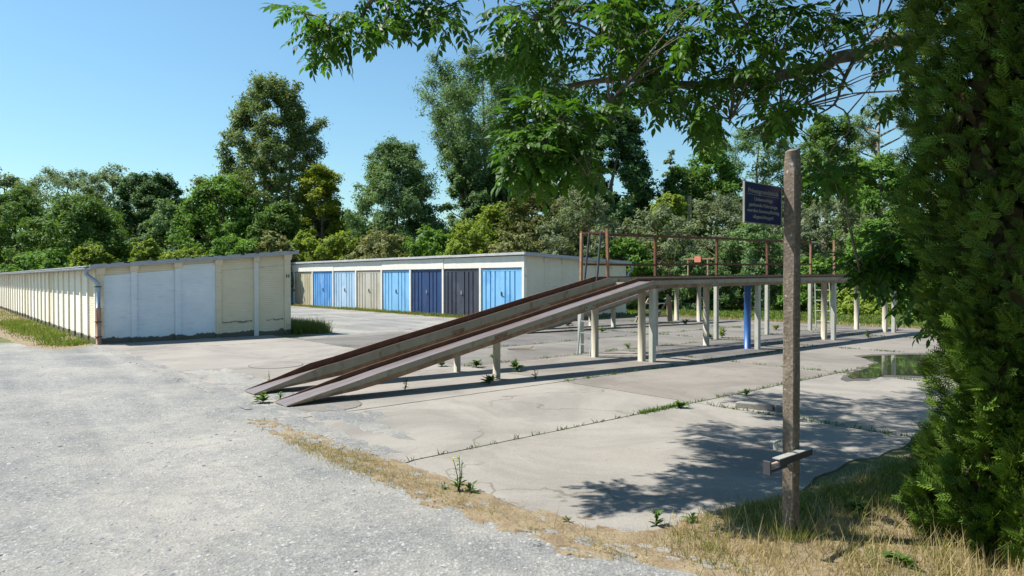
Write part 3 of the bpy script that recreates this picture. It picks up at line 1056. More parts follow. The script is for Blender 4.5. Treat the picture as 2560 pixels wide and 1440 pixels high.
mb = MB(); mb.box(.0, .143, .0, .13, .0, .0) if False else mb.box(.0, .144, -.0015, -.0005, 0, 2.03)
mb.build('end_post_face', M['cream2'], gI)

# ------------------------------------------------------------------ the car ramps
R1 = Vector((-2.87, 8.41, .026))
TR = math.radians(39.8)
EA = Vector((math.cos(TR), math.sin(TR), 0)); EB = Vector((-math.sin(TR), math.cos(TR), 0))


def build_track(parent, y, L, kink, lipn, lipf, zk=1.50, rise=.010, depth=.13, name='track', fl=.95):
    S = [0, .45, fl, fl + .35, 2.2, 3.6, 5.2, kink - .02, kink + .02, kink + 3.5, kink + 7, L]
    S = [s for s in S if s <= L - .01] + [L]
    S = sorted(set(S))

    def zs(s): return .012 + zk * s / kink if s <= kink else .012 + zk + rise * (s - kink)
    mb = MB()
    w, t = .20, .016
    vs = []
    for s in S:
        k = 0 if s <= .001 else min(1, max(0, (s - .15) / (fl - .15)))
        z = zs(s)
        ln, lf = lipn * k, lipf * k
        dn = min(.012 + (depth - .012) * min(1, s / 1.2), z + .0)
        dip = rs.uniform(-.006, .006) if 0 < s < L else 0
        z += dip
        prof = [(-w, z - dn), (-w, z - dn * .45), (-w, z + ln + .002), (-w + t, z + ln + .002), (-w + t, z), (w - t, z), (w - t, z + lf + .002), (w, z + lf + .002), (w, z - dn * .45), (w, z - dn)]
        vs += [(s, y + a, b) for a, b in prof]
    n = 10
    fs, mi = [], []
    mat_of = [1, 0, 2, 2, 3, 2, 2, 0, 1, 1]
    for i in range(len(S) - 1):
        for k in range(n):
            fs.append((i * n + k, (i + 1) * n + k, (i + 1) * n + (k + 1) % n, i * n + (k + 1) % n)); mi.append(mat_of[k])
    fs.append(tuple(range(n))); mi.append(0)
    fs.append(tuple(reversed(range((len(S) - 1) * n, len(S) * n)))); mi.append(0)
    mb.v = vs; mb.f = fs; mb.m = mi
    o = mb.build(name, [M['track_side'], M['track_low'], M['rust'], M['track_top']], parent)
    # cross battens welded on the running surface and a stiffener below
    bt = MB()
    for s in (kink - .3, kink - .55, kink - .8, kink - 1.1, kink - 1.5, kink - 1.9):
        bt.box(s, s + .012, y - w + t, y + w - t, zs(s) - .002, zs(s) + .006)
    bt.build('grip_battens', M['alu'], o)
    return o, zs


ramp1 = tag(empty('car_ramp', R1, TR), 'large rusty car inspection ramp on concrete posts in the foreground', 'ramp')
_, z1 = build_track(ramp1, 0, 18.5, 7.05, .018, .060)
_, z1b = build_track(ramp1, 1.13, 18.9, 7.05, .075, .095)


def round_post(parent, x, y, ztop, r=.078, mat='post_cream', cap=True):
    mb = MB()
    mb.tube([(x, y, -.02), (x, y, ztop * .5), (x, y, ztop)], [r * 1.0, r * .985, r], 16)
    return mb.build('round_post', M[mat], parent, smooth=True)


def square_post(parent, x, y, ztop, w=.10, mat='post_white', name='square_post', z0=-.02):
    mb = MB()
    mb.box(x - w / 2, x + w / 2, y - w / 2, y + w / 2, z0, ztop, bev=.008)
    return mb.build(name, M[mat], parent)


for x in (3.44, 7.05, 10.75, 14.4, 18.2):
    m_ = 'blue_post' if x == 10.75 else 'post_cream'
    o = round_post(ramp1, x, .10 if x > 4 else .02, z1(x) - .128, .060 if x < 4 else .075, m_)
    if x == 10.75: o['label'] = 'blue painted round post'
    if x > 4: square_post(ramp1, x + .02, -.14, z1(x) - .128)
for x in (3.47, 6.85, 10.67, 14.4, 18.7):
    round_post(ramp1, x, 1.13, z1b(x) - .128, .058 if x < 4 else .073)
for x in (3.35, 5.3, 9.0, 12.7, 16.4):
    for y_, zf in ((0, z1), (1.13, z1b)):
        sl_ = (zf(x + .1) - zf(x - .1)) / .2
        mb = MB()
        zc = zf(x) - .055
        mb.hexa([(x - .12, y_ - .209, zc - .045 - sl_ * .12), (x + .12, y_ - .209, zc - .045 + sl_ * .12), (x + .12, y_ - .2005, zc - .045 + sl_ * .12), (x - .12, y_ - .2005, zc - .045 - sl_ * .12),
                 (x - .12, y_ - .209, zc + .045 - sl_ * .12), (x + .12, y_ - .209, zc + .045 + sl_ * .12), (x + .12, y_ - .2005, zc + .045 + sl_ * .12), (x - .12, y_ - .2005, zc + .045 - sl_ * .12)])
        sp_ = mb.build('splice_plate', M['track_side'] if x > 4 else M['track_low'], ramp1)
        for dx_ in (-.08, .08):
            mb = MB(); mb.tube([(x + dx_, y_ - .218, zc + sl_ * dx_), (x + dx_, y_ - .208, zc + sl_ * dx_)], .012, 6); mb.build('bolt', M['rust'], sp_)
# beams crossing under the decks
for x in (7.25, 10.9, 14.5, 18.4):
    mb = MB(); mb.box(x - .05, x + .05, .205, .925, z1(x) - .11, z1(x) - .02); mb.build('cross_beam', M['block'] if x < 8 else M['track_side'], ramp1)
# wheel stops at the deck ends
for y, x in ((0, 18.3), (1.13, 18.72)):
    mb = MB(); mb.box(x - .08, x + .08, y - .17, y + .17, z1(x) + .002, z1(x) + .09, bev=.012); mb.build('wheel_stop', M['block'], ramp1)
# walkway of steel bars beside the far track, with its railing
wx0, wx1 = 7.2, 17.3
WR = .014


def zw(x): return 1.53 + WR * (x - 7.2)


for y in (1.36, 1.80):
    mb = MB(); mb.bar((wx0, y, zw(wx0) - .03), (wx1, y, zw(wx1) - .03), .04, .06); mb.build('walkway_beam', M['rust'], ramp1)
mb = MB()
for k in range(6): mb.bar((wx0, 1.40 + k * .072, zw(wx0)), (wx1, 1.40 + k * .072, zw(wx1)), .016, .012)
for k in range(34): mb.bar((wx0 + .1 + k * .3, 1.38, zw(wx0 + k * .3) + .008), (wx0 + .1 + k * .3, 1.79, zw(wx0 + k * .3) + .008), .012, .008)
mb.build('walkway_grating', M['rust'], ramp1)
rail_x = [7.2, 9.7, 12.2, 14.7, 17.2]
RT = 1.02
for i, x in enumerate(rail_x):
    square_post(ramp1, x, 1.87, zw(x) - .065, .10)
    mb = MB()
    lean = .02 * (-1) ** i
    mb.bar((x, 1.87, zw(x) - .06), (x + lean, 1.87, zw(x) + RT - .012), .055, .055, (1, 0, 0))
    mb.build('rail_post', M['rust_post'] if i in (0, 4) else M['rust'], ramp1)
mb = MB()
sag = [0, -.035, -.01, -.03, 0]
pr = [(x, 1.87, zw(x) + RT + s_ * .5) for x, s_ in zip(rail_x, sag)]
pr.insert(1, (8.1, 1.87, zw(8.1) + RT - .03))
for a, b in zip(pr[:-1], pr[1:]): mb.bar(a, b, .060, .055)
mb.build('top_rail', M['rust'], ramp1)
mb = MB()
for a, b in zip(rail_x[:-1], rail_x[1:]): mb.bar((a, 1.83, zw(a) + .34), (b, 1.83, zw(b) + .34 - (.02 if a == 7.2 else 0)), .045, .045)
mb.build('middle_rail', M['rust'], ramp1)
mb = MB(); mb.bar((17.2, 1.88, zw(17.2) + RT + .01), (17.7, 1.88, zw(17.7) + RT + .01), .05, .04); mb.build('rail_end_board', M['post_white'], ramp1)
for x, y in ((7.42, 1.30), (17.55, 1.30)):
    mb = MB(); mb.bar((x, y, zw(x) - .06), (x - .03, y, zw(x) + RT + .05), .06, .045, (1, 0, 0)); mb.build('rail_post', M['rust_post'], ramp1)
mb = MB(); mb.bar((7.2, 1.84, zw(7.2) + RT - .02), (7.42, 1.33, zw(7.2) + RT - .02), .03, .035); mb.build('end_rail', M['rust'], ramp1)

# second ramp farther back
R2 = Vector((.30, 19.6, .026))
ramp2 = tag(empty('car_ramp', R2, TR), 'second smaller car ramp farther back with a red plate on its rail', 'ramp')
_, z2 = build_track(ramp2, 0, 9.3, 7.3, .03, .05)
build_track(ramp2, 1.0, 9.3, 7.3, .06, .08)
for x, y in ((3.9, 0), (3.9, 1.0), (8.6, 0), (8.6, 1.0)):
    round_post(ramp2, x, y, z2(x) - .128, .085 if x > 5 else .075)
for y in (0, 1.0):
    mb = MB(); mb.box(8.98, 9.2, y - .16, y + .16, z2(9) + .004, z2(9) + .12, bev=.012); mb.build('wheel_stop', M['block'], ramp2)
for y in (.05, .93):
    mb = MB(); mb.bar((9.22, y, z2(9) - .12), (9.22, y, 2.30), .05, .05, (1, 0, 0)); mb.build('rail_post', M['rust_post'], ramp2)
mb = MB(); mb.bar((9.22, -.22, 2.325), (9.22, 1.14, 2.335), .05, .05); mb.build('end_rail', M['rust_post'], ramp2)
mb = MB(); mb.box(9.165, 9.19, .33, .61, 2.20, 2.42); mb.build('red_plate', M['redplate'], ramp2)
mb = MB(); mb.box(7.6, 7.7, .2, .8, z2(7.6) - .11, z2(7.6) - .02); mb.build('cross_beam', M['track_side'], ramp2)


# ladders and steps
def ladder(name, loc, rz_, width, height, lean, spacing, label, top_mat, low_mat, split, rung_top):
    t = tag(empty(name, loc, rz_), label, 'ladder')
    for s in (-1, 1):
        y = s * width / 2
        f = split / height
        p0, p1, p2 = (0, y, 0), (lean * f, y * (1 - .04 * f), split), (lean, y * .9, height)
        mb = MB(); mb.bar(p0, p1, .022, .04, (1, 0, 0), 0); mb.bar(p1, p2, .022, .04, (1, 0, 0), 1)
        mb.build('ladder_rail', [low_mat, top_mat], t)
    z = .22
    while z < rung_top:
        mb = MB(); mb.bar((lean * z / height, -width / 2 + .01, z), (lean * z / height, width / 2 - .01, z), .022, .022)
        mb.build('rung', low_mat, t)
        z += spacing
    return t


l1 = (G(1442, 890) + G(1477, 893)) / 2
ladder('ladder', (l1.x, l1.y, .026), TR, .36, 2.52, .33, .235, 'aluminium ladder leaning against the near end of the ramp walkway', M['dark_steel'], M['alu'], 1.45, 1.45)
l2 = (G(2044, 821) + G(2081, 822)) / 2
ladder('ladder', (l2.x - .05, l2.y, .026), TR + .0, .48, 1.66, -.12, .33, 'thin pale ladder standing at the right far end of the ramp', M['post_white'], M['post_white'], 1.3, 1.5)

st = tag(empty('wooden_steps', (G(1640, 806).x, G(1640, 806).y, .0), 0), 'short wooden steps with pale treads leading up beside the rear ramp', 'steps')
f_ = G(1640, 806).y / FPX


def Ls(px, py, dy=0.0):
    return ((px - 1640) * f_, dy, (806 - py) * f_)


for (a, b) in (((1588, 806), (1622, 746)), ((1636, 806), (1672, 742))):
    mb = MB(); mb.bar(Ls(*a), Ls(*b), .05, .12, (0, 1, 0)); mb.build('stringer', M['wood'], st)
for (xa_, xb_, y_) in ((1612, 1660, 757), (1602, 1652, 775), (1590, 1644, 791)):
    mb = MB(); p, q = Ls(xa_, y_, -.05), Ls(xb_, y_, -.05); mb.box(p[0], q[0], -.18, .12, p[2] - .035, p[2]); mb.build('tread', M['alu'], st)
for px, t_ in ((1677, 736), (1683, 742)):
    mb = MB(); mb.bar(Ls(px, 808, .3), Ls(px - 4, t_, .3), .09, .08, (0, 1, 0)); mb.build('support_leg', M['wood'], st)
mb = MB(); mb.bar(Ls(1640, 792, .3), Ls(1682, 790, .3), .05, .06); mb.build('brace', M['wood'], st)

# far pole
pp = P(1724, 545, 46)
mb = MB(); mb.tube([(0, 0, 0), (0, 0, 1.58 + (698 - 490) / FPX * 46)], [.16, .13], 10)
tag(mb.build('utility_pole', M['post_cream'], None, (pp.x, pp.y, 0), smooth=True), 'thin pale pole rising from the shrubs left of the blue sign', 'pole')

# ------------------------------------------------------------------ concrete post, sign, latch
PB = Vector((1.70, 4.13, 0))
post = tag(empty('concrete_post', PB, TH), 'tall weathered concrete post with chamfered top standing in dry grass', 'post')
w, d = .041, .037
k = 26
vs, fs = [], []
for i in range(k + 1):
    z = -.05 + (2.375 + .05) * i / k
    for (a, b) in ((-1, -.82), (-.82, -1), (.82, -1), (1, -.82), (1, .82), (.82, 1), (-.82, 1), (-1, .82)):
        j = rs.uniform(-.0014, .0014)
        e = 1 if i < k else .86
        zz = z
        if i == k: zz = z - (.022 if a < -.5 else 0)
        vs.append((a * w * e + j, b * d * e + rs.uniform(-.0014, .0014), zz))
for i in range(k):
    fs += [(i * 8 + m, i * 8 + (m + 1) % 8, (i + 1) * 8 + (m + 1) % 8, (i + 1) * 8 + m) for m in range(8)]
fs.append(tuple(reversed(range(8)))); fs.append(tuple(range(k * 8, k * 8 + 8)))
mb = MB(); mb.add(vs, fs); mb.build('shaft', M['concrete_post'], post)
mb = MB(); mb.tube([(-.0435, -.02, 2.27), (-.040, -.02, 2.27)], .009, 10); mb.build('bolt_head', M['zinc'], post)
mb = MB()                                                    # crumbling footing
ring = [(math.cos(a * math.pi / 6) * rs.uniform(.08, .12), math.sin(a * math.pi / 6) * rs.uniform(.08, .12)) for a in range(12)]
mb.prism(ring, -.02, .018); mb.build('footing', M['slab_mid'], post)

M['sign_blue'] = plain('enamel_blue', (.007, .014, .060), .35)
M['sign_letter'] = plain('sign_cream', (.22, .215, .18), .5)
sg = tag(empty('warning_sign', PB + UX * .045 + Vector((0, 0, 0)), TH), 'blue private property sign with cream lettering fixed to the concrete post', 'sign')
xr = -.043
SWd, SH = .425, .235
zb = 1.903
xl = xr - SWd
mb = MB(); mb.box(xl, xr, .002, .010, zb, zb + SH); mb.build('sign_plate', M['sign_blue'], sg)
mb = MB()
e = .004
mb.box(xl - .002, xl + e, -.001, .0105, zb, zb + SH); mb.box(xr - e, xr + .002, -.001, .0105, zb, zb + SH)
mb.box(xl + e, xr - e, -.001, .0105, zb + SH - e, zb + SH); mb.box(xl + e, xr - e, -.001, .0105, zb, zb + e)
mb.build('sign_rim', M['sign_letter'], sg)
mb = MB(); mb.bar((xl + .2, .02, zb + SH * .72), (.03, .02, zb + SH * .72), .02, .016); mb.bar((xl + .2, .02, zb + SH * .28), (.03, .02, zb + SH * .28), .02, .016)
mb.build('bracket', M['dark_steel'], sg)
for (tx, sz_, zf, wd_) in (('Privatgrundstück', .036, .745, .350), ('Unberechtigt', .029, .560, .206), ('parkende Fahrzeuge', .029, .415, .322), ('werden kostenpflichtig', .029, .275, .367), ('abgeschleppt!', .029, .130, .232)):
    me = text_mesh('lettering', tx, sz_, M['sign_letter'], .0006, 'CENTER', 1.0, .0004)
    xs_ = [v.co.x for v in me.vertices]
    f = wd_ / (max(xs_) - min(xs_))
    for v in me.vertices: v.co.x *= f
    o = link('lettering', me, sg, ((xl + xr) / 2, .0010, zb + SH * zf)); o.rotation_euler = (math.pi / 2, 0, 0)
mb = MB(); mb.box(xl + .028, xr - .03, .0002, .0019, zb + SH * .70, zb + SH * .71); mb.build('underline', M['sign_letter'], sg)
for a in (.35, .68):
    for b in (.045, .955):
        mb = MB(); mb.tube([(xl + SWd * a, -.001, zb + SH * b), (xl + SWd * a, .002, zb + SH * b)], .004, 8); mb.build('rivet', M['dark_steel'], sg)

M['galv'] = weathered('galvanised', (0.275, 0.275, 0.253), (0.330, 0.330, 0.303), (0.165, 0.154, 0.121), rough=.55, metal=.3)
lt = tag(empty('gate_latch', PB + Vector((0, 0, 0)), TH), 'galvanised gate latch with a rusty pin clamped low on the concrete post', 'latch')


def zl(py, x=-.1):
    return 1.58 + (698 - py) / FPX * (4.09 + .655 * x)


yf = -.048
mb = MB()                                                    # angle iron across the front
mb.bar((-.315, yf - .022, zl(1146, -.3)), (.10, yf - .022, zl(1119, .1)), .046, .005)
mb.build('top_flange', M['galv'], lt)
xa_, xb_ = -.30, .088
mb = MB(); mb.hexa([(xa_, yf - .042, zl(1166, xa_)), (xb_, yf - .042, zl(1136, xb_)), (xb_, yf - .038, zl(1136, xb_)), (xa_, yf - .038, zl(1166, xa_)),
                    (xa_, yf - .042, zl(1147, xa_)), (xb_, yf - .042, zl(1120, xb_)), (xb_, yf - .038, zl(1120, xb_)), (xa_, yf - .038, zl(1147, xa_))])
mb.build('front_flange', M['dark_steel'], lt)
mb = MB(); mb.tube([(-.29, yf - .024, zl(1157, -.3)), (-.41, yf - .024, zl(1165, -.4))], .0105, 10); mb.build('rusty_pin', M['rust_pipe'], lt, smooth=True)
mb = MB(); mb.tube([(-.20, yf - .024, zl(1165, -.2)), (-.41, yf - .024, zl(1180, -.4))], .009, 10); mb.build('lower_rod', M['dark_steel'], lt, smooth=True)
mb = MB(); mb.box(-.428, -.414, yf - .048, yf - .004, zl(1186, -.42), zl(1152, -.42), bev=.002); mb.build('end_plate', M['dark_steel'], lt)
mb = MB(); mb.box(-.115, -.041, .043, .075, zl(1115), zl(1112)); mb.box(-.085, -.079, .043, .07, zl(1136), zl(1115)); mb.build('rear_bracket', M['galv'], lt)
mb = MB(); mb.box(.043, .062, -.02, .042, zl(1148), zl(1100)); mb.build('side_clamp', M['dark_steel'], lt)
for x_ in (.03, -.062):
    mb = MB(); mb.tube([(x_, yf - .008, zl(1130)), (x_, yf - .008, zl(1152))], .003, 6); mb.build('bolt', M['galv'], lt)


# ------------------------------------------------------------------ background trees and shrubs
PROF = {
    'round': [(0, .55), (.15, .85), (.4, 1), (.65, .92), (.85, .62), (1, .18)],
    'egg': [(0, .45), (.2, .85), (.45, 1), (.7, .78), (.88, .45), (1, .12)],
    'cone': [(0, .75), (.25, 1), (.5, .75), (.75, .45), (1, .08)],
    'fan': [(0, .25), (.25, .6), (.55, .95), (.75, 1), (.9, .75), (1, .3)],
    'bush': [(0, .9), (.3, 1), (.6, .85), (.85, .55), (1, .2)],
    'column': [(0, .95), (.3, 1), (.6, .9), (.8, .72), (.93, .45), (1, .15)],
    'poplar': [(0, .80), (.18, 1.0), (.38, .86), (.52, .72), (.72, .64), (.88, .44), (1, .16)],
}


def crown_arrays(rng, H, z0, R, prof, nl, nleaf, up, twig_sig, limb_sig, depth_k=1.0):
    pr = np.array(PROF[prof])
    t = (np.arange(nl) + rng.random(nl)) / nl
    az = (np.arange(nl) * 2.399963 + rng.normal(0, .35, nl)) % (2 * np.pi)
    lobe = 1 + .13 * np.sin(az * 3 + t * 7 + rng.uniform(0, 6)) + .08 * np.sin(az * 5 - t * 13)
    rr = R * np.interp(t, pr[:, 0], pr[:, 1]) * rng.uniform(.80, 1.0, nl) * lobe
    ends = np.stack([rr * np.cos(az), rr * np.sin(az) * depth_k, z0 + t * (H - z0)], 1)
    sz = np.clip(ends[:, 2] - up * rr, z0 * .55, H * .93)
    starts = np.stack([ends[:, 0] * .04, ends[:, 1] * .04, sz], 1)
    # boughs: every limb ends in a few dense clumps, each clump made of twigs
    ncl = nl * 5
    li = np.arange(ncl) % nl
    q = rng.uniform(.45, 1.0, ncl) ** .6
    ls = limb_sig * R * (1.35 - q * .75)
    cl = starts[li] + (ends[li] - starts[li]) * q[:, None] + rng.normal(0, 1, (ncl, 3)) * ls[:, None] * np.array([1, 1, .7])
    ntw = max(nleaf // 13, 12)
    ci = rng.integers(0, ncl, ntw)
    rc = limb_sig * R * 1.15 * rng.uniform(.6, 1.25, ncl)
    dv = norm(rng.normal(0, 1, (ntw, 3)))
    tw = cl[ci] + dv * (rc[ci] * rng.random(ntw) ** .45)[:, None] * np.array([1, 1, .72])
    ti = rng.integers(0, ntw, nleaf)
    lp = tw[ti] + rng.normal(0, 1, (nleaf, 3)) * twig_sig * .62 * np.array([1, 1, .8])
    out = norm(norm(lp - cl[ci[ti]]) * .8 + norm(lp - np.array([0, 0, z0 + .4 * (H - z0)])) * .8)
    return lp, out, starts, ends, ci[ti]


def plant(name, label, cat, px, Y, top, wpx, mat, prof='round', nl=60, nleaf=8000, leaf=.3, up=.6, group=None, seed=1, z0f=.25,
          twig=.35, limb=.10, trunk_r=None, narrow=False, stems=1, depth_k=1.0, base=0.0, droop=0.0):
    rng = np.random.default_rng(seed * 101 + 13)
    nleaf, leaf = (int(nleaf * 3.5), leaf * .84) if cat == 'tree' else (int(nleaf * 2.0), leaf * 1.02); limb = limb * 1.25
    c = P(px, 698, Y)
    H = 1.58 + (698 - top) / FPX * Y
    R = wpx / 2 / FPX * Y * (1.15 if cat == 'tree' else 1.28)
    root = tag(empty(name, (c.x, c.y, 0), rng.uniform(0, 6)), label, cat, group)
    lp, out, st_, en, ti = crown_arrays(rng, H, H * z0f, R, prof, nl, nleaf, up, twig * (R / 5) ** .5, limb, depth_k)
    lp[:, 2] = np.maximum(lp[:, 2], .05)
    n = len(lp)
    nr = norm(out * .9 + rng.normal(0, .55, (n, 3)) + np.array([0, 0, .35]))
    d = rng.normal(0, 1, (n, 3)) + np.array([0, 0, -droop])
    d = norm(d - nr * np.sum(d * nr, 1, keepdims=True))
    s = leaf * rng.uniform(.65, 1.35, n)
    tint = np.clip(.5 + rng.normal(0, .22, n) + (rng.random(ti.max() + 1)[ti] - .5) * .5, 0, 1)
    V, F = stamp(T_TRN_V if narrow else T_TRI_V, T_TRI_F, lp, frames(d, nr), s)
    link('crown', big_mesh('crown', V, F, GREENS[mat], tint.repeat(3)), root)
    mb = MB()
    tr = trunk_r or max(.05, H * .018)
    if stems == 1:
        pts_ = [(0, 0, -.1)]
        for i in range(1, 7):
            pts_.append((rng.normal(0, .012) * H * i / 6, rng.normal(0, .012) * H * i / 6, H * .9 * i / 6))
        mb.tube(pts_, [tr * (1.15 - i / 6.4) for i in range(7)], 8)
    else:
        for s_ in range(stems):
            a = 2 * math.pi * s_ / stems + .4
            sp = R * .28
            mb.tube([(math.cos(a) * .2, math.sin(a) * .2, -.1), (math.cos(a) * sp * .35, math.sin(a) * sp * .35, H * .25), (math.cos(a) * sp * .8, math.sin(a) * sp * .8, H * .6), (math.cos(a) * sp, math.sin(a) * sp, H * .9)],
                    [tr, tr * .8, tr * .45, tr * .1], 8)
    for i in range(min(nl, 46)):
        a, b = Vector(st_[i]), Vector(en[i])
        mid = a.lerp(b, .5) - Vector((0, 0, .06 * (b - a).length))
        mb.tube([a, mid, b], [tr * .34, tr * .2, tr * .05], 5, cap=False)
    mb.build('trunk' if cat == 'tree' else 'stems', M['bark'], root)
    return root


TG = 'trees behind the garages'
# name, label, cat, px, Y, top, width, mat, ...
plant('broadleaf_tree', 'hazy pale tree at the far left edge of the tree line', 'tree', 20, 82, 432, 150, 'hazy', 'fan', 40, 7000, .34, seed=1, z0f=.2, group=TG)
plant('broadleaf_tree', 'low round green tree filling the left edge below the hazy tree', 'tree', 40, 66, 488, 260, 'mid', 'round', 70, 11000, .32, seed=2, z0f=.05, group=TG)
plant('willow_tree', 'feathery grey green tree second from the left edge', 'tree', 165, 80, 430, 210, 'hazy', 'fan', 60, 9000, .34, seed=3, z0f=.15, group=TG, narrow=True)
plant('broadleaf_tree', 'thin topped airy tree left of the dark round trees', 'tree', 282, 76, 426, 150, 'hazy', 'fan', 40, 6500, .30, seed=4, z0f=.15, group=TG)
plant('broadleaf_tree', 'dark round tree left of the sky gap beside the poplar', 'tree', 350, 68, 440, 150, 'dark', 'round', 60, 10000, .32, seed=5, z0f=.1, group=TG)
plant('broadleaf_tree', 'rightmost dark round tree at the edge of the sky gap', 'tree', 408, 66, 442, 120, 'dark', 'round', 60, 9000, .30, seed=6, z0f=.1, group=TG)
plant('broadleaf_tree', 'mid green tree low between the left garage roof and the hazy tree', 'tree', 215, 58, 505, 250, 'mid', 'bush', 70, 10000, .30, seed=7, z0f=.02, group=TG)
plant('broadleaf_tree', 'silvery bush like tree in front of the sky gap', 'tree', 440, 56, 520, 170, 'willow', 'bush', 50, 8500, .27, seed=8, z0f=.02, group=TG)
plant('broadleaf_tree', 'deep green tree at the left foot of the tall poplar', 'tree', 560, 55, 450, 210, 'fresh', 'egg', 60, 9500, .28, seed=9, z0f=.02, group=TG)
plant('poplar_tree', 'tallest tree left of centre, a feathery poplar with several stems', 'tree', 683, 60, 207, 330, 'poplar', 'poplar', 130, 23000, .27, 1.0, TG, 10, .22, .30, .055, .30, False, 3)
plant('broadleaf_tree', 'dark green understorey tree in front of the poplar trunk', 'tree', 700, 53, 520, 170, 'mid', 'bush', 50, 7500, .28, seed=11, z0f=.02, group=TG)
plant('locust_tree', 'yellow leaved tree at the right foot of the poplar', 'tree', 805, 56, 418, 130, 'yellow', 'egg', 34, 5500, .27, seed=12, z0f=.2, group=TG, limb=.13)
plant('broadleaf_tree', 'low dark tree below the yellow leaved tree', 'tree', 850, 60, 530, 160, 'mid', 'bush', 40, 6000, .28, seed=13, z0f=.02, group=TG)
plant('willow_tree', 'broad round willow between the yellow tree and the large tree', 'tree', 990, 52, 368, 242, 'willow', 'bush', 130, 22000, .27, .7, TG, 14, .0, .32, .085, None, True, droop=.6)
plant('broadleaf_tree', 'large wide tree behind the hanging ash leaves', 'tree', 1235, 58, 140, 350, 'willow', 'fan', 120, 30000, .27, .9, TG, 15, .36, .34, .075, .36, True, 2)
plant('broadleaf_tree', 'slim pale tree between the willow and the large tree', 'tree', 1165, 56, 400, 120, 'willow', 'egg', 40, 6500, .26, seed=16, z0f=.05, group=TG)
plant('broadleaf_tree', 'narrow dark tree growing under the crown of the large tree', 'tree', 1260, 54, 380, 150, 'dark', 'egg', 50, 8500, .27, seed=17, z0f=.05, group=TG)
plant('broadleaf_tree', 'very dark dense tree left of the narrow sky gap', 'tree', 1535, 50, 275, 205, 'dark', 'column', 110, 20000, .28, .6, TG, 18, .03, .32, .08)
plant('broadleaf_tree', 'green tree hidden behind the ash leaves left of the dark tree', 'tree', 1405, 56, 300, 170, 'mid', 'column', 60, 11000, .28, seed=19, z0f=.08, group=TG)
plant('birch_sapling', 'thin sparse sapling standing in the sky gap', 'tree', 1676, 62, 378, 70, 'hazy', 'cone', 22, 1300, .22, seed=20, z0f=.2, group=TG, twig=.2)
plant('broadleaf_tree', 'bright green tree right of the sky gap', 'tree', 1775, 52, 352, 170, 'fresh', 'egg', 60, 9500, .26, seed=21, z0f=.05, group=TG)
plant('broadleaf_tree', 'dark green low tree behind the pole', 'tree', 1700, 50, 425, 150, 'mid', 'bush', 50, 7500, .26, seed=22, z0f=.05, group=TG)
plant('broadleaf_tree', 'grey green tree right behind the top of the concrete post', 'tree', 1895, 60, 318, 190, 'willow', 'fan', 60, 9500, .28, seed=23, z0f=.1, group=TG, narrow=True)
plant('broadleaf_tree', 'full green tree right of the concrete post', 'tree', 2065, 52, 295, 190, 'mid', 'round', 60, 10000, .27, seed=24, z0f=.1, group=TG)
plant('willow_tree', 'pale airy tree beside the dark thuja', 'tree', 2195, 60, 248, 160, 'hazy', 'fan', 44, 7500, .26, seed=25, z0f=.2, group=TG, narrow=True)
plant('broadleaf_tree', 'fresh green tree low behind the edge of the thuja', 'tree', 2200, 46, 400, 190, 'fresh', 'round', 60, 9500, .25, seed=26, z0f=.02, group=TG)
plant('broadleaf_tree', 'tree mostly hidden behind the thuja', 'tree', 2380, 48, 320, 260, 'mid', 'round', 50, 7500, .28, seed=27, z0f=.02, group=TG)

SG = 'shrubs behind the garages and lawn'
shr = [  # px, Y, top, width, mat, label
    (230, 43, 622, 110, 'lime', 'small lime green shrub over the roof of the left garage'),
    (120, 46, 640, 190, 'fresh', 'flat green shrub at the far left above the garage roof'),
    (368, 42, 606, 80, 'lime', 'bright shrub peeking over the middle of the left garage roof'),
    (470, 42, 622, 130, 'lime', 'low bright shrub behind the white part of the left garage roof'),
    (590, 42, 600, 150, 'fresh', 'green shrub behind the right half of the left garage roof'),
    (690, 42, 592, 110, 'olive', 'brownish shrub at the right end of the left garage roof'),
    (765, 46, 588, 110, 'lime', 'lime shrub right beside the end of the left garage'),
    (850, 46, 590, 130, 'lime', 'bushy lime shrub over the far blue doors'),
    (950, 45, 590, 190, 'olive', 'olive brown flowering shrub over the middle doors'),
    (1080, 44, 582, 150, 'fresh', 'green shrub over the navy doors'),
    (1190, 43, 560, 170, 'lime', 'tall lime shrub behind the near end of the blue door row'),
    (1238, 46, 510, 110, 'lime', 'yellow green shrub below the large tree'),
    (1345, 42, 470, 180, 'rusty', 'reddish brown shrub behind the end of the blue door row'),
    (1290, 37, 590, 150, 'olive', 'low olive shrub right over the corner of the blue door row'),
    (1455, 38, 482, 210, 'silver', 'large silver green willow shrub behind the railing start'),
    (1560, 36, 600, 140, 'fresh', 'dark leafy bush between the garage end and the railing'),
    (1640, 37, 520, 170, 'silver', 'silver green shrub behind the second railing post'),
    (1675, 44, 490, 130, 'lime', 'yellow green shrub left of the pole'),
    (1745, 35, 640, 130, 'willow', 'low rounded grey shrub standing on the lawn edge'),
    (1790, 40, 495, 220, 'silver', 'broad silver shrub left of the concrete post'),
    (1880, 36, 560, 170, 'willow', 'grey willow shrub behind the blue post'),
    (1960, 40, 500, 200, 'silver', 'silver shrub directly behind the concrete post'),
    (2085, 40, 505, 220, 'silver', 'wide silver shrub right of the concrete post'),
    (2190, 34, 560, 170, 'fresh', 'fresh green bush beside the thuja'),
    (2140, 31, 735, 150, 'lime', 'low sprawling knotweed bush at the right end of the ramp'),
    (2030, 33, 650, 120, 'fresh', 'small dark green bush behind the thin ladder'),
    (2300, 33, 640, 200, 'fresh', 'leafy bush half hidden behind the thuja'),
    (2450, 36, 560, 260, 'mid', 'bush wholly in the lee of the thuja at the right edge'),
]
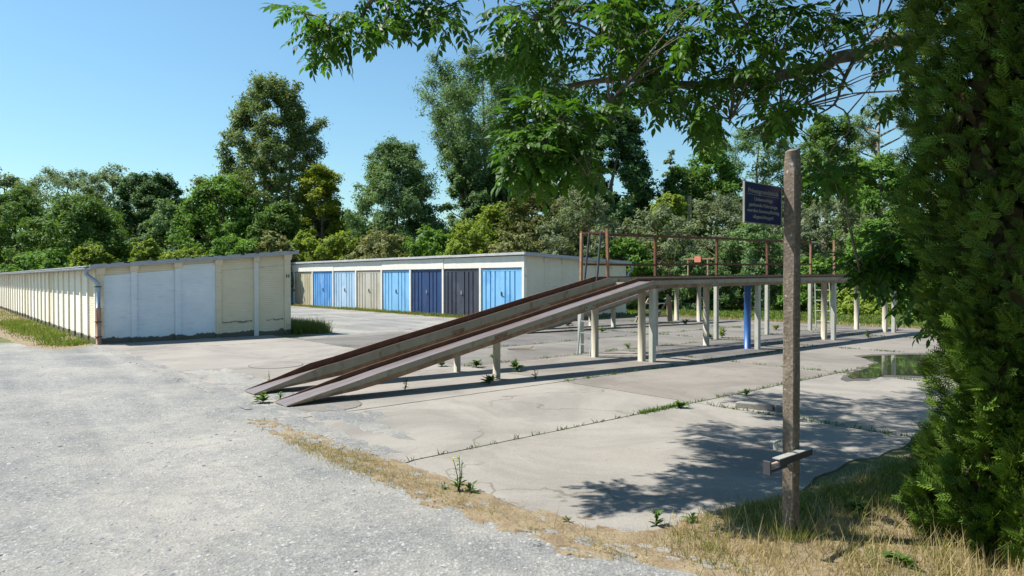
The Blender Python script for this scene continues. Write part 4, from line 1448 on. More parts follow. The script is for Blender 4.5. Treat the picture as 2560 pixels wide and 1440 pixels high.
for i, (px, Y, top, wpx, mt, lab) in enumerate(shr):
    R_ = wpx / 2 / FPX * Y
    plant('shrub', lab, 'shrub', px, Y, top, wpx, mt, 'bush', 46, int(5200 + 700 * R_ ** 1.5), .155 + .004 * (Y - 30), .8, SG, 60 + i, .03, .24, .10, .05, mt in ('silver', 'willow'), 1, 1.1)

# the wood behind everything, read as one mass
rng = np.random.default_rng(99)
nb = 260
bx = np.linspace(-95, 105, nb) + rng.normal(0, 1, nb)
hgt = 8.5 + 2.2 * np.sin(bx * .13) + rng.normal(0, 1.0, nb)
by = 88 + rng.normal(0, 3, nb)
ci = rng.integers(0, nb, 42000)
r_ = rng.random(42000) ** .5
lp = np.stack([bx[ci] + rng.normal(0, 1.6, 42000), by[ci] + rng.normal(0, 2, 42000), hgt[ci] * r_ + rng.normal(0, .35, 42000)], 1)
lp[:, 2] = np.maximum(lp[:, 2], .1)
nr = norm(rng.normal(0, .8, (42000, 3)) + np.array([0, -.5, .6]))
d = norm(np.cross(nr, rng.normal(0, 1, (42000, 3))))
V, F = stamp(T_DIA_V, T_DIA_F, lp, frames(d, nr), .75 * rng.uniform(.6, 1.3, 42000))
tag(link('far_wood', big_mesh('far_wood', V, F, GREENS['mid'], rng.random(42000).repeat(4))), 'far wood closing the view behind the trees', None, None, 'stuff')

# ------------------------------------------------------------------ thuja on the right
TX = Vector((3.15, 3.95, 0))
thuja = tag(empty('thuja_tree', TX), 'tall dense thuja filling the right edge of the view', 'tree')
# one flat spray: stem with paired side branchlets, a few of them branching again
sv, sf = [], []


def blade(p, ang, L, wdt, zt=0.0):
    c, s = math.cos(ang), math.sin(ang)
    b = len(sv)
    for (x, y, z) in ((0, 0, 0), (L * .5, -wdt, .01), (L, 0, -.02 + zt), (L * .5, wdt, .01)):
        sv.append((p[0] + x * c - y * s, p[1] + x * s + y * c, p[2] + z if len(p) > 2 else z))
    sf.append((b, b + 1, b + 2, b + 3))


blade((0, 0, 0), 0, 1.0, .030)
for i, x in enumerate((.15, .32, .49, .66, .82)):
    Lb = .50 * (1 - .62 * x) + .05
    for s_ in (1, -1):
        blade((x, 0, 0), s_ * .75, Lb, .040, .02 * s_)
        if i in (1, 2): blade((x + Lb * .45 * math.cos(.75), s_ * Lb * .45 * math.sin(.75), 0), s_ * .18, Lb * .55, .036)
n = 18000
zz = RG.uniform(.02, 5.2, n)
zz = np.where(RG.random(n) < .22, RG.uniform(.02, 1.4, n), zz)
az = RG.uniform(0, 2 * np.pi, n)
face = RG.random(n) < .55                                    # more of them where the camera and sun look
az = np.where(face, RG.uniform(math.radians(140), math.radians(300), n), az)


def th_r(z, a):
    r = np.interp(z, [0, .2, .45, .75, 1.1, 1.4, 1.9, 2.5, 3.4, 4.6, 5.3], [.54, .61, .57, .47, .51, .55, .67, .64, .60, .46, .1])
    r = r + .055 * np.sin(3 * a + 2.1 * z) + .055 * np.sin(7 * a - 3.3 * z) + .055 * np.sin(11 * a + 6.1 * z + 1) + .045 * np.sin(17 * a - 9 * z)
    return r


rad = th_r(zz, az) - RG.exponential(.05, n)
pos = np.stack([np.cos(az) * rad, np.sin(az) * rad, zz], 1)
outd = np.stack([np.cos(az), np.sin(az), np.zeros(n)], 1)
tang = np.stack([-np.sin(az), np.cos(az), np.zeros(n)], 1)
d = norm(outd * RG.uniform(.35, 1.0, n)[:, None] + np.array([0, 0, 1]) * RG.uniform(-.1, .95, n)[:, None] + tang * RG.normal(0, .45, n)[:, None])
nr = norm(tang * RG.choice([-1, 1], n)[:, None] * RG.uniform(.2, 1, n)[:, None] + outd * RG.uniform(.1, 1.2, n)[:, None] + RG.normal(0, .3, (n, 3)))
sc = RG.uniform(.06, .125, n)
tn = np.clip(.45 + .9 * (rad - th_r(zz, az) + .05) / .12 * .3 + RG.normal(0, .2, n), 0, 1)  # deeper sprays tinted darker, inner shade put into the leaf colour
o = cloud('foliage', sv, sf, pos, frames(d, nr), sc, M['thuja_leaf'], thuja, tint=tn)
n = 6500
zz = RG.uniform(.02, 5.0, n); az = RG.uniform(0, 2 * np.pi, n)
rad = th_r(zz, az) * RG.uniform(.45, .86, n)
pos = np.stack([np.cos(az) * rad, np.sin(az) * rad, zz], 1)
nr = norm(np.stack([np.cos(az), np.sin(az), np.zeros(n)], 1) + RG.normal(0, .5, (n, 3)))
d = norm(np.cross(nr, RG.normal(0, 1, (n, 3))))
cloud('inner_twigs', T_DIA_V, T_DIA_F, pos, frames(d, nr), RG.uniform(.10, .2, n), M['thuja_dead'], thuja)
mb = MB(); mb.tube([(0, 0, -.1), (.02, 0, 1.5), (0, .03, 3.2), (0, 0, 5.0)], [.10, .08, .055, .02], 10)
mb.build('trunk', M['bark'], thuja)

# ------------------------------------------------------------------ the ash tree overhead
TB = Vector((7.4, 7.6, 0))
ash = tag(empty('ash_tree', (0, 0, 0)), 'ash tree whose leafy branch hangs across the top of the view', 'tree')
limb_main = [P(2700, -10, 7.2), P(2480, 40, 6.8), P(2300, 90, 6.4), P(2190, 118, 6.25), P(2090, 150, 6.15), P(1960, 192, 6.0), P(1840, 208, 5.9), P(1700, 212, 5.8), P(1560, 196, 5.7), P(1420, 215, 5.6)]
mb = MB()
mb.tube([TB + Vector((0, 0, -.1)), TB + Vector((.05, 0, 1.2)), TB + Vector((0, .05, 2.6)), limb_main[0] + Vector((.15, .05, -.15)), limb_main[0] + Vector((.35, .1, 1.6)), limb_main[0] + Vector((.2, .2, 4))], [.26, .22, .2, .18, .14, .05], 12)
mb.build('trunk', M['ash_bark'], ash, smooth=True)
skel = []                                                    # nodes that twigs may spring from


def limb(pts_, r0, r1, name='branch', n=10):
    k = len(pts_)
    sm = []
    P_ = [Vector(p) for p in pts_]
    for i in range(k - 1):
        a, b = P_[max(i - 1, 0)], P_[i]
        c, d_ = P_[i + 1], P_[min(i + 2, k - 1)]
        for t in (0, .33, .66):
            q = .5 * ((2 * b) + (c - a) * t + (2 * a - 5 * b + 4 * c - d_) * t * t + (3 * b - a - 3 * c + d_) * t ** 3)
            sm.append(q)
    sm.append(P_[-1])
    rr = [r0 + (r1 - r0) * i / (len(sm) - 1) for i in range(len(sm))]
    sm2 = [p + Vector([rs.gauss(0, r * .22) for _ in range(3)]) for p, r in zip(sm, rr)]
    mb = MB(); mb.tube(sm2, rr, n)
    mb.build(name, M['ash_bark'], ash, smooth=True)
    skel.extend(sm)


limb(limb_main, .085, .018)
Z = lambda *a: P(*a)
limb([P(2150, 128, 6.2), P(2118, 180, 6.1), P(2100, 225, 6.05), P(2085, 262, 6.0), P(2040, 290, 5.9)], .022, .006)
limb([P(2085, 262, 6.0), P(2118, 285, 5.95), P(2122, 330, 5.9), P(2100, 385, 5.85), P(2075, 430, 5.8)], .007, .004, 'twig', 6)
limb([P(2110, 190, 6.1), P(2090, 160, 6.05), P(2060, 120, 6.0)], .014, .006, 'branch', 7)
limb([P(2140, 128, 6.2), P(2190, 70, 6.3), P(2225, 10, 6.4), P(2260, -80, 6.5)], .012, .008, 'branch', 7)
limb([P(2300, 70, 6.4), P(2235, 60, 6.3), P(2205, 120, 6.2)], .010, .004, 'twig', 6)
limb([P(1700, 212, 5.8), P(1600, 160, 5.6), P(1530, 110, 5.4), P(1440, 60, 5.3), P(1350, 50, 5.2)], .020, .006)
limb([P(1640, 205, 5.75), P(1560, 225, 5.3), P(1505, 275, 5.0), P(1430, 330, 4.8), P(1350, 380, 4.7)], .014, .005)
limb([P(1560, 225, 5.3), P(1520, 300, 5.0), P(1480, 380, 4.8), P(1470, 440, 4.7)], .010, .004)
limb([P(1960, 192, 6.0), P(1900, 120, 5.9), P(1850, 40, 5.8), P(1800, -60, 5.8)], .016, .010)
limb([P(1850, 208, 5.9), P(1800, 250, 5.7), P(1780, 300, 5.6)], .010, .004)
limb([P(2090, 262, 6.0), P(1990, 270, 5.6), P(1950, 285, 5.5)], .008, .004, 'twig', 6)
limb([P(1940, 300, 5.6), P(1880, 325, 5.5), P(1840, 318, 5.45), P(1826, 298, 5.4)], .004, .003, 'twig', 6)
# branch that carries the left spray, coming down from above the frame
top_limb = [limb_main[0] + Vector((.2, .1, 1.4)), P(2150, -330, 6.6), P(1800, -330, 6.5), P(1450, -300, 6.2), P(1200, -220, 5.8), P(1000, -90, 5.45), P(930, 0, 5.3), P(908, 40, 5.25), P(904, 98, 5.2)]
limb(top_limb, .07, .006)
limb([P(906, 36, 5.25), P(870, 62, 5.2), P(830, 70, 5.15), P(795, 42, 5.1), P(770, 36, 5.1)], .006, .003, 'twig', 6)
limb([P(906, 42, 5.25), P(935, 75, 5.2), P(960, 95, 5.2)], .005, .003, 'twig', 6)
limb([P(1050, -110, 5.5), P(1060, -20, 5.4), P(1090, 40, 5.35)], .010, .004)
limb([P(1450, -300, 6.2), P(1400, -120, 6.0), P(1380, -20, 5.8), P(1370, 60, 5.6)], .015, .005)
limb([P(1450, -300, 6.2), P(1250, -250, 7.2), P(1150, -300, 8.0)], .02, .008)
limb([P(1800, -330, 6.5), P(1700, -260, 5.4), P(1500, -300, 4.9)], .02, .008)
limb([P(2150, -330, 6.6), P(2000, -500, 5.6), P(1700, -600, 5.2), P(1500, -620, 5.0)], .03, .008)
limb([P(1800, -330, 6.5), P(1800, -160, 7.5), P(1700, -150, 8.5)], .02, .008)

# pinnate leaf: rachis with four pairs and an end leaflet, each folded and pointed


def pinnate(seed, detail=True):
    r = random.Random(seed)
    v, f = [], []
    bend = r.uniform(.15, .45)

    def at(t): return Vector((t, 0, -bend * t * t))
    prev = None
    for i in range(5):
        c = at(i / 4)
        b = len(v)
        v.extend([(c.x, -.008, c.z), (c.x, .008, c.z)])
        if i: f.append((b - 2, b - 1, b + 1, b))
    items = [(1.0, 0, .42)] + [(t, s, .39 - abs(t - .6) * .12) for t in (.30, .50, .70, .88) for s in (-1, 1)]
    for t, s, L in items:
        o_ = at(t)
        ang = s * r.uniform(.75, 1.1)
        dp_ = -r.uniform(.15, .6)
        dirv = Vector((math.cos(ang), math.sin(ang), dp_)).normalized()
        side = dirv.cross(Vector((r.uniform(-.25, .25), 0, 1))).normalized()
        up_ = side.cross(dirv)
        L *= r.uniform(.88, 1.1)
        wd_ = L * .235
        b = len(v)
        for (a, h, zc) in ((0, 0, 0), (.30, -wd_ * .85, .03 * L), (.30, 0, -.01), (.30, wd_ * .85, .03 * L), (.62, -wd_ * .8, .0), (.62, 0, -.05 * L), (.62, wd_ * .8, .0), (1, 0, -.16 * L)):
            q = o_ + dirv * (a * L) + side * h + up_ * zc
            v.append(tuple(q))
        f.extend([(b, b + 1, b + 2, b + 2), (b, b + 2, b + 3, b + 3), (b + 1, b + 4, b + 5, b + 2), (b + 2, b + 5, b + 6, b + 3), (b + 4, b + 7, b + 5, b + 5), (b + 5, b + 7, b + 6, b + 6)])
    return v, f


def clean(f): return [tuple(dict.fromkeys(x)) for x in f]


def tri(f):
    out = []
    for q in clean(f):
        out.append(q[:3])
        if len(q) == 4: out.append((q[0], q[2], q[3]))
    return out


LEAVES = [pinnate(s) for s in range(6)]
LEAVES = [(v, tri(f)) for v, f in LEAVES]
leaf_me = []
for v, f in LEAVES:
    V, F = np.array(v), np.array(f)
    leaf_me.append([big_mesh('leaf', V, F, M['ash_leaf'], np.full(len(V), t)) for t in (.15, .5, .9)])

limb([P(2520, 120, 6.2), P(2400, 300, 5.7), P(2330, 470, 5.4), P(2270, 580, 5.2), P(2210, 650, 5.1), P(2150, 680, 5.0)], .016, .003, 'branch', 7)
limb([P(2270, 580, 5.2), P(2290, 680, 5.1), P(2320, 790, 5.0)], .006, .003, 'twig', 6)
low = [(2185, 640, 34), (2240, 655, 44), (2165, 700, 24), (2235, 720, 40), (2290, 765, 34), (2300, 680, 50), (2145, 668, 22), (2215, 590, 30), (2280, 590, 44), (2325, 820, 24), (2260, 700, 40), (2200, 690, 30)]
blobs = low + [(1300, 330, 34), (1275, 400, 30), (1320, 350, 40), (1350, 300, 44), (1410, 330, 40), (1440, 410, 36), (1380, 440, 26), (1310, 460, 22), (1550, 80, 50), (1620, 30, 50), (1470, 220, 50), (1380, 230, 50), (1300, 120, 44), (1780, 200, 40), (1960, 200, 36), (770, 62, 40), (790, 118, 40), (845, 60, 36), (830, 110, 40), (880, 108, 38), (905, 60, 32), (925, 108, 30), (960, 92, 34), (985, 40, 36), (1040, 20, 40), (1080, 60, 40), (1125, 30, 40), (1130, 70, 30), (1000, 70, 26), (745, 45, 22), (800, 150, 20), (950, 15, 25),
         (1262, 92, 30), (1290, 150, 32), (1250, 165, 20), (1330, 60, 50), (1370, 10, 50), (1345, 125, 50), (1320, 200, 32), (1420, 80, 60), (1500, 50, 60), (1590, 50, 60), (1680, 20, 50), (1480, 140, 60), (1560, 165, 60), (1650, 165, 50), (1735, 165, 46), (1840, 185, 44),
         (1400, 185, 46), (1350, 250, 40), (1300, 300, 34), (1285, 370, 36), (1292, 425, 30), (1330, 385, 40), (1375, 320, 50), (1435, 285, 56), (1510, 255, 56), (1590, 235, 50), (1650, 250, 40), (1700, 265, 30), (1755, 285, 36), (1775, 322, 22),
         (1450, 360, 44), (1400, 400, 36), (1345, 445, 28), (1455, 455, 24), (1840, 95, 44), (1790, 40, 40), (1915, 50, 50), (1990, 40, 50), (1980, 125, 50), (2060, 60, 40), (2105, 80, 26), (1880, 240, 30), (1930, 290, 34), (1985, 290, 36), (1955, 325, 20),
         (2055, 200, 20), (2075, 430, 34), (2090, 465, 28), (2050, 470, 22), (2245, 60, 36), (2222, 190, 26), (2270, 130, 40), (2265, 250, 30), (2290, 30, 50), (2210, 130, 22), (1560, 110, 40), (1420, 20, 50), (1270, 20, 22), (2330, 170, 40), (2310, 240, 30),
         (1620, 110, 40), (1700, 110, 40), (1760, 100, 34), (1900, 170, 36), (1540, 20, 40)]
LP, LD, LN, LS = [], [], [], []
twigs = MB()
sk = np.array([tuple(p) for p in skel])


def cluster(c, rad_m, nleaves, size=.25):
    j = int(np.argmin(np.sum((sk - np.array(c)) ** 2, 1)))
    a = Vector(sk[j])
    c = Vector(c)
    dirv = (c - a)
    if dirv.length > .04:
        mid = a.lerp(c, .55) + Vector((rs.gauss(0, .03), rs.gauss(0, .03), .05 * dirv.length))
        twigs.tube([a, mid, c], [.0045 + .004 * min(dirv.length, 1), .004, .0025], 5, cap=False)
    dn = dirv.normalized() if dirv.length > .01 else Vector((-1, 0, 0))
    for i in range(nleaves):
        az_ = rs.uniform(0, 2 * math.pi)
        d_ = Vector((math.cos(az_), math.sin(az_), rs.uniform(-.9, .25))) + dn * .45
        LP.append(tuple(c - dn * rs.uniform(0, .12) + Vector((rs.gauss(0, .02), rs.gauss(0, .02), rs.gauss(0, .02)))))
        LD.append(tuple(d_.normalized()))
        LN.append((rs.gauss(0, .3), rs.gauss(0, .3), 1.0))
        LS.append(size * rs.uniform(.7, 1.15))


for (px, py, r) in blobs:
    left = px < 1200
    k = (2 if r < 30 else 3) + (1 if 1500 < px < 2130 else 0)
    for _ in range(k):
        rr_ = r * .62
        x = px + rs.gauss(0, rr_ * .6); y = py - 26 + rs.gauss(0, rr_ * .6)
        if py > 560: dep = rs.uniform(4.9, 5.3)
        elif left: dep = 5.15 + rs.uniform(-.25, .3)
        elif px < 1500 and py > 230: dep = rs.uniform(4.4, 5.2)
        else: dep = rs.uniform(4.6, 6.6)
        # springs from the twig, so keep near the skeleton when the depth is free
        cluster(P(x, y, dep), .1, (4 if left else 6), .20 if left else .205)
# the crown above the frame that shades post, thuja and pad
rr = random.Random(5)
HI = len(LP)
for _ in range(900):
    while True:
        X, Y, zc = rr.uniform(-2.4, 7.5), rr.uniform(3.6, 10.5), rr.uniform(3.5, 6.4)
        if zc < 1.58 + .43 * Y + .18: continue                # stays above the frame
        lx, ly = X + .645 * zc, Y - .10 * zc
        th = [TX.x - .645 * (zc - 1.9), TX.y + .10 * (zc - 1.9)]
        on_thuja = math.dist((X, Y), th) < .8
        far_dark = (lx > 3.1 and 5.9 < ly < 9.6 and lx > 2.2 + (ly - 5.9) * .30)
        mid_dark = (lx > 1.3 + max(0, (ly - 5.0)) * .35 and 4.9 < ly < 7.2)
        on_post = 0 < zc - (1.70 - X) / .645 < 1.6 and abs(Y - .10 * (1.70 - X) / .645 - 4.13) < .40
        if on_post: continue
        if mid_dark or far_dark or on_thuja: break
    cluster((X, Y, zc), .2, 7, .30)
twigs.build('twigs', M['ash_bark'], ash, smooth=True)
LP, LD, LN, LS = np.array(LP), np.array(LD), np.array(LN), np.array(LS)
FR = frames(LD, LN)
cpos = np.array([0, 0, EYE])
dist = np.linalg.norm(LP - cpos, axis=1)
pyv = 698 - FPX * (LP[:, 2] - EYE) / LP[:, 1]
pxv = 1280 + FPX * LP[:, 0] / LP[:, 1]
vis = (pyv > -10) & (pxv < 2300)
score = np.where(vis, LS / dist, 0)
order = np.argsort(-score)
single, rest = order[:300], order[300:]
for i in single:
    o = link('leaf', leaf_me[i % 6][(i // 6) % 3], ash)
    Rm = FR[i]
    o.matrix_world = Matrix(((Rm[0][0] * LS[i], Rm[1][0] * LS[i], Rm[2][0] * LS[i], LP[i][0]), (Rm[0][1] * LS[i], Rm[1][1] * LS[i], Rm[2][1] * LS[i], LP[i][1]),
                             (Rm[0][2] * LS[i], Rm[1][2] * LS[i], Rm[2][2] * LS[i], LP[i][2]), (0, 0, 0, 1)))
# sparse leaves of the crown above the frame need fewer faces
LOW = []
for v, f in LEAVES:
    n0 = 10
    f2 = [tuple(x) for x in f if max(x) < n0]
    for b0 in range(n0, len(v), 8): f2 += [(b0, b0 + 4, b0 + 7), (b0, b0 + 7, b0 + 6)]
    LOW.append((v, f2))
Vs, Fs, Ts, off = [], [], [], 0
for k in range(6):
    ii = rest[(rest % 6 == k) & (rest >= HI)]
    V, F = stamp(*LOW[k], LP[ii], FR[ii], LS[ii])
    Vs.append(V); Fs.append(F + off); off += len(V)
    Ts.append(RG.random(len(ii)).repeat(len(LOW[k][0])))
for k in range(6):
    ii = rest[(rest % 6 == k) & (rest < HI)]
    V, F = stamp(*LEAVES[k], LP[ii], FR[ii], LS[ii])
    Vs.append(V); Fs.append(F + off); off += len(V)
    Ts.append(RG.random(len(ii)).repeat(len(LEAVES[k][0])))
o = link('leaves', big_mesh('leaves', np.concatenate(Vs), np.concatenate(Fs), M['ash_leaf'], np.concatenate(Ts)), ash)
o['kind'] = 'stuff'
mb = MB()
hw = [P(2296, 730, 4.6), P(2288, 790, 4.6), P(2279, 830, 4.6), P(2274, 870, 4.6), P(2273, 910, 4.6), P(2280, 966, 4.6)]
mb.tube([TX + Vector((-.4, .6, 2.0))] + hw, [.006, .004, .0028, .0025, .0025, .002, .0015], 5)
for a, b in ((hw[2], (.02, 0, -.04)), (hw[3], (-.015, 0, -.05)), (hw[3], (.02, 0, .03)), (hw[1], (.012, 0, .05))):
    mb.tube([a, a + Vector(b)], [.0015, .001], 4)
mb.build('hanging_twig', M['bark'], thuja)

# ------------------------------------------------------------------ grass and weeds
T_GR_V = [(0, -.5, 0), (0, .5, 0), (.10, -.35, .5), (.10, .35, .5), (.38, 0, 1.0)]
T_GR_F = [(0, 1, 3), (0, 3, 2), (2, 3, 4)]


def grass(name, poly, n, hgt, wid, mat, label, lean=.5, z=.006, clump=0.0, mask=None, keep_top=True):
    if clump:
        cs = sample_poly(poly, max(4, n // 22))
        pts = cs[RG.integers(0, len(cs), n)] + RG.normal(0, clump, (n, 2))
    else:
        pts = sample_poly(poly, n)
    if mask is not None: pts = pts[mask(pts)]
    n = len(pts)
    a = RG.uniform(0, 2 * np.pi, n)
    up = np.stack([RG.normal(0, lean * .5, n), RG.normal(0, lean * .5, n), np.ones(n)], 1)
    d = np.stack([np.cos(a), np.sin(a), np.zeros(n)], 1)
    fr = frames(d, norm(up))
    h = RG.uniform(hgt[0], hgt[1], n) * RG.uniform(.6, 1.0, n)
    sc = np.stack([h * RG.uniform(.3, 1.6, n), np.full(n, wid), h], 1)
    o = cloud(name, T_GR_V, T_GR_F, np.column_stack([pts, np.full(n, z)]), fr, sc, M[mat], kind='stuff')
    o['label'] = label
    return o


xy = lambda L: [(p.x, p.y) for p in L]
strip = xy([G(*p) for p in [(700, 1085), (860, 1128), (960, 1155), (1080, 1205), (1180, 1248), (1300, 1290), (1440, 1327), (1560, 1346), (1660, 1345), (1640, 1420), (1500, 1385), (1380, 1340), (1200, 1288), (1040, 1235), (900, 1185), (760, 1130)]])
right = xy([G(*p) for p in [(1640, 1335), (1760, 1298), (1900, 1262), (2050, 1232), (2200, 1176), (2330, 1130), (2500, 1120), (2600, 1300), (2700, 1700), (2100, 1600), (1840, 1440), (1700, 1400)]])
grass('dry_grass', strip, 9000, (.012, .045), .0040, 'grass_dry', 'dry straw grass along the pad edge', 1.6, clump=.05)
grass('dry_grass', right, 26000, (.02, .085), .0048, 'grass_dry', 'dry grass round the concrete post', 1.0, clump=.06)
grass('green_grass', right, 9000, (.03, .10), .005, 'grass_mid', 'greener tufts round the concrete post', .9, clump=.05,
      mask=lambda p: np.sin(p[:, 0] * 5.1) * np.sin(p[:, 1] * 4.3 + 1) > -.1)
shade = xy([G(*p) for p in [(1800, 1290), (2050, 1238), (2200, 1180), (2330, 1135), (2420, 1200), (2320, 1300), (2100, 1290), (1900, 1330)]])
grass('green_grass', shade, 8000, (.03, .10), .0055, 'grass_green', 'green grass in the shade between post and thuja', .8, clump=.05)
# tall straws
tall = xy([G(*p) for p in [(1780, 1340), (2060, 1290), (2250, 1330), (2560, 1420), (2300, 1500), (1950, 1420)]])
grass('tall_straws', tall, 260, (.16, .34), .0040, 'grass_dry', 'tall dry seed stalks near the concrete post', .7)
corner = xy([G(*p) for p in [(2320, 1380), (2420, 1330), (2600, 1380), (2700, 1600), (2350, 1520)]])
grass('tall_straws', corner, 520, (.10, .27), .0050, 'grass_dry', 'tall dry grass at the foot of the thuja', .8)
grass('tall_straws', strip, 130, (.08, .20), .0035, 'grass_dry', 'thin dry stalks on the strip beside the pad', .5)
post_tuft = [(PB.x + math.cos(a) * .13, PB.y + math.sin(a) * .13) for a in np.linspace(0, 6.28, 9)[:-1]]
grass('dry_grass', post_tuft, 500, (.06, .15), .005, 'grass_mid', 'grass tuft round the base of the concrete post', .6)
lv = [Wp(-.05, -.1), Wp(-.85, -.7), Wp(-1.15, .6), Wp(-1.3, 4), Wp(-1.5, 9), Wp(-1.8, 16), Wp(-1.8, 34), Wp(-.05, 34)]
grass('verge_grass', lv, 10000, (.03, .12), .014, 'grass_mid', 'fading grass verge along the left garage wall', .7, clump=.16)
lvn = [Wp(-.1, .1), Wp(-.7, -.2), Wp(-.9, .8), Wp(-1.0, 5), Wp(-1.3, 12), Wp(-.1, 12)]
grass('verge_grass', lvn, 4200, (.06, .20), .016, 'grass_green', 'greener weeds at the foot of the left garage wall', .7, clump=.14)
cr = [Wp(4.9, -.25), Wp(5.6, -.6), Wp(5.95, .2), Wp(5.5, 2.5), Wp(4.9, 2.5)]
grass('verge_grass', cr, 6500, (.15, .50), .014, 'grass_green', 'tall grass at the right corner of the left garage', .6, clump=.10)
grass('verge_grass', cr, 2500, (.20, .60), .012, 'grass_mid', 'seeding grass at the right corner of the left garage', .6)
dv = [Wp(13.85, .0), Wp(13.1, .1), Wp(13.2, 6), Wp(13.3, 12), Wp(13.2, 26), Wp(13.88, 26)]
grass('verge_grass', dv, 9000, (.04, .16), .022, 'grass_mid', 'thin grass along the foot of the blue garage doors', .7, clump=.14)
dv2 = [Wp(13.4, .2), Wp(13.3, 5), Wp(13.3, 14), Wp(13.7, 14), Wp(13.7, .2)]
grass('verge_grass', dv2, 2600, (.05, .22), .022, 'grass_green', 'greener tufts along the foot of the blue garage doors', .7, clump=.08)
lm = [Wp(14.2, -.7), Wp(20.4, -1.2), Wp(20.9, -1.6), Wp(20.8, -14), Wp(34, -16), Wp(38, 14), Wp(22, 16), Wp(20.3, .0), Wp(14.2, -.2)]
grass('lawn_grass', lm, 46000, (.05, .15), .052, 'grass_green', 'mown lawn behind the ramps', .8, z=.004)
ledge = [Wp(20.5, -1.2), Wp(21.1, -1.2), Wp(21.2, -15), Wp(20.6, -15)]
grass('lawn_grass', ledge, 7000, (.03, .12), .02, 'grass_dry', 'dry fringe of the lawn', .9, clump=.12)
# moss and grass growing in the pad joints
jl = []
def joint(a0, b0, a1, b1, n, w=.025):
    t = RG.random(n)
    t = np.clip(np.round(t * 14 + RG.normal(0, .35, n)) / 14 + RG.normal(0, .012, n), 0, 1)
    a = a0 + (a1 - a0) * t + RG.normal(0, w, n); b = b0 + (b1 - b0) * t + RG.normal(0, w, n)
    x = A0.x + VX.x * a + UX.x * b; y = A0.y + VX.y * a + UX.y * b
    jl.append(np.stack([x, y], 1))
joint(.0, -13.95, 4.2, -13.95, 150, .012)
joint(3.1, -13.95, 4.0, -13.95, 420, .03)
joint(4.3, -13.95, 12, -13.95, 480, .03)
joint(4.2, -16.4, 4.2, -14.2, 240, .03)
joint(8.4, -16, 8.4, -9, 500, .03)
joint(4.3, -11.6, 12, -11.6, 700, .04)
joint(4.2, -9.2, 18, -9.2, 700, .05)
joint(4.2, -6.9, 18, -6.9, 800, .05)
joint(12.6, -14, 12.6, -2, 1200, .05)
joint(16.7, -14, 16.7, -2, 1200, .05)
joint(4.2, -4.5, 19, -4.5, 900, .05)
pts = np.concatenate(jl)
n = len(pts)
a = RG.uniform(0, 2 * np.pi, n)
fr = frames(np.stack([np.cos(a), np.sin(a), np.zeros(n)], 1), norm(np.stack([RG.normal(0, .5, n), RG.normal(0, .5, n), np.ones(n)], 1)))
h = RG.uniform(.012, .065, n)
cloud('joint_grass', T_GR_V, T_GR_F, np.column_stack([pts, np.full(n, .012)]), fr, np.stack([h * RG.uniform(.5, 2, n), np.full(n, .010), h], 1), M['weed'], kind='stuff')['label'] = 'grass growing in the joints of the pad'

# single weeds
T_WL_V = [(0, 0, 0), (.35, -.16, .10), (.35, .16, .10), (.75, -.12, .05), (.75, .12, .05), (1, 0, -.08)]
T_WL_F = [(0, 1, 2), (1, 3, 4), (1, 4, 2), (3, 5, 4)]


def weed(px, py, h, spread, nlv, label, mat='weed', flower=False, z=.026):
    c = G(px, py)
    t = tag(empty('weed', (c.x, c.y, z)), label, 'weed', None)
    mb = MB()
    stems_ = []
    for s_ in range(3 if spread > .08 else 1):
        a_ = rs.uniform(0, 6.28)
        k = rs.uniform(.0, .5) * spread
        e = Vector((math.cos(a_) * k, math.sin(a_) * k, h * rs.uniform(.75, 1)))
        stems_.append(e)
        mb.tube([(0, 0, -.02), e * .5 + Vector((.01, 0, 0)), e], [.005, .004, .002], 5)
    mb.build('stem', M[mat], t)
    pos, dd = [], []
    for i in range(nlv):
        e = rs.choice(stems_)
        q = rs.uniform(0.03, .98) ** 1.6
        pos.append(tuple(e * q))
        az_ = rs.uniform(0, 6.28)
        dd.append((math.cos(az_), math.sin(az_), rs.uniform(.0, .9)))
    pos, dd = np.array(pos), np.array(dd)
    L_ = spread * RG.uniform(.5, 1.0, nlv) * (1.15 - pos[:, 2] / max(h, .01) * .75)
    nn_ = np.tile([0, 0, 1.0], (nlv, 1)) + RG.normal(0, .2, (nlv, 3))
    V, F = stamp(T_WL_V, T_WL_F, pos, frames(dd, nn_), L_)
    link('leaves', big_mesh('leaves', V, F, M[mat], RG.random(nlv).repeat(6)), t)
    if flower:
        mb = MB()
        for _ in range(14):
            e = stems_[0] + Vector((rs.gauss(0, .02), rs.gauss(0, .02), rs.uniform(-.02, .03)))
            mb.box(e.x - .004, e.x + .004, e.y - .004, e.y + .004, e.z, e.z + .005)
        mb.build('flowers', plain('yellow_flower', (.65, .55, .05), .6), t)['kind'] = 'stuff'
    return t


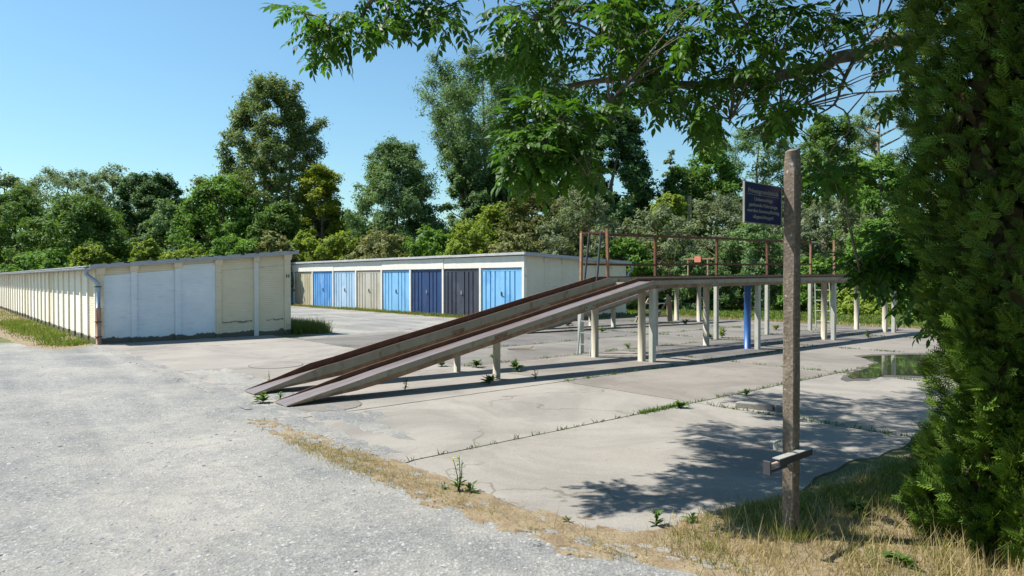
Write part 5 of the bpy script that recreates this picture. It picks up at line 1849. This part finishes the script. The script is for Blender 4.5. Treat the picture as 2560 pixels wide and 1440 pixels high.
weed(1146, 1232, .30, .10, 26, 'tall weed with small yellow flowers at the pad edge', flower=True, z=.01)
weed(1108, 1228, .08, .06, 10, 'small leafy weed left of the yellow flowered weed', z=.01)
weed(1172, 1236, .07, .10, 16, 'broad leaved weed right of the yellow flowered weed', z=.01)
weed(657, 1010, .13, .14, 46, 'bushy weed at the foot of the far ramp track')
weed(700, 1000, .08, .09, 16, 'small weed between the two ramp feet')
weed(672, 965, .22, .05, 18, 'upright pale weed on the pad behind the ramp feet')
weed(1012, 978, .18, .10, 16, 'spindly weed standing in the shadow strip of the near track')
weed(1222, 962, .11, .18, 46, 'low spreading weed beside the first round post')
weed(1294, 930, .20, .17, 44, 'leafy weed right of the first round post')
weed(1240, 905, .16, .16, 36, 'weed growing under the near track behind the first round post')
weed(1338, 950, .16, .09, 20, 'small weed on the pad right of the first round post')
weed(1105, 918, .10, .16, 34, 'weed tuft left of the far track post')
weed(1190, 920, .12, .18, 40, 'weed tuft right of the far track post')
weed(860, 940, .07, .14, 26, 'weed peeking between the two ramp tracks near their feet')
weed(1505, 832, .26, .16, 40, 'grassy weed behind the ladder', 'grass_green')
weed(1712, 812, .16, .22, 40, 'weed clump in front of the rear ramp post', 'grass_green')
weed(1805, 845, .30, .22, 50, 'tall grassy weed right of the third post', 'grass_green')
weed(1770, 848, .10, .25, 40, 'flat weed patch at the foot of the third post', 'grass_green')
weed(1570, 872, .08, .16, 26, 'flat weed right of the round post by the ladder')
weed(1940, 826, .14, .22, 36, 'weed by the white post behind the concrete post', 'grass_green')
weed(1420, 815, .16, .25, 46, 'weed under the foot of the rear ramp')
weed(1700, 1022, .05, .14, 30, 'flat green weed at the end of the grassy joint')
weed(1865, 992, .09, .10, 22, 'weed in the joint left of the concrete post')
weed(2170, 846, .20, .16, 30, 'dark weed beside the right end post')
weed(1420, 1310, .06, .05, 10, 'single green weed at the pad edge below the leaf shadow', z=.01)
weed(1640, 1318, .12, .10, 22, 'green weed left of the dry grass around the post', z=.01)
weed(1730, 1312, .09, .08, 18, 'small dark weed between pad edge and concrete post', z=.01)
weed(2140, 1290, .10, .12, 40, 'green weed patch right of the concrete post base', z=.01)
weed(2250, 1420, .06, .12, 26, 'broad leaves low at the right front corner', z=.01)

# dead branch lying on the pad
c = G(1306, 878)
mb = MB(); mb.tube([(-.32, 0, .02), (-.05, .02, .03), (.15, 0, .03), (.24, .03, .09)], [.012, .018, .016, .01], 6); mb.tube([(.1, 0, .03), (.3, -.06, .03)], [.01, .006], 5)
tag(mb.build('dead_branch', M['wood'], None, (c.x, c.y, .024), smooth=True), 'short dead branch lying on the pad behind the near track', 'branch')
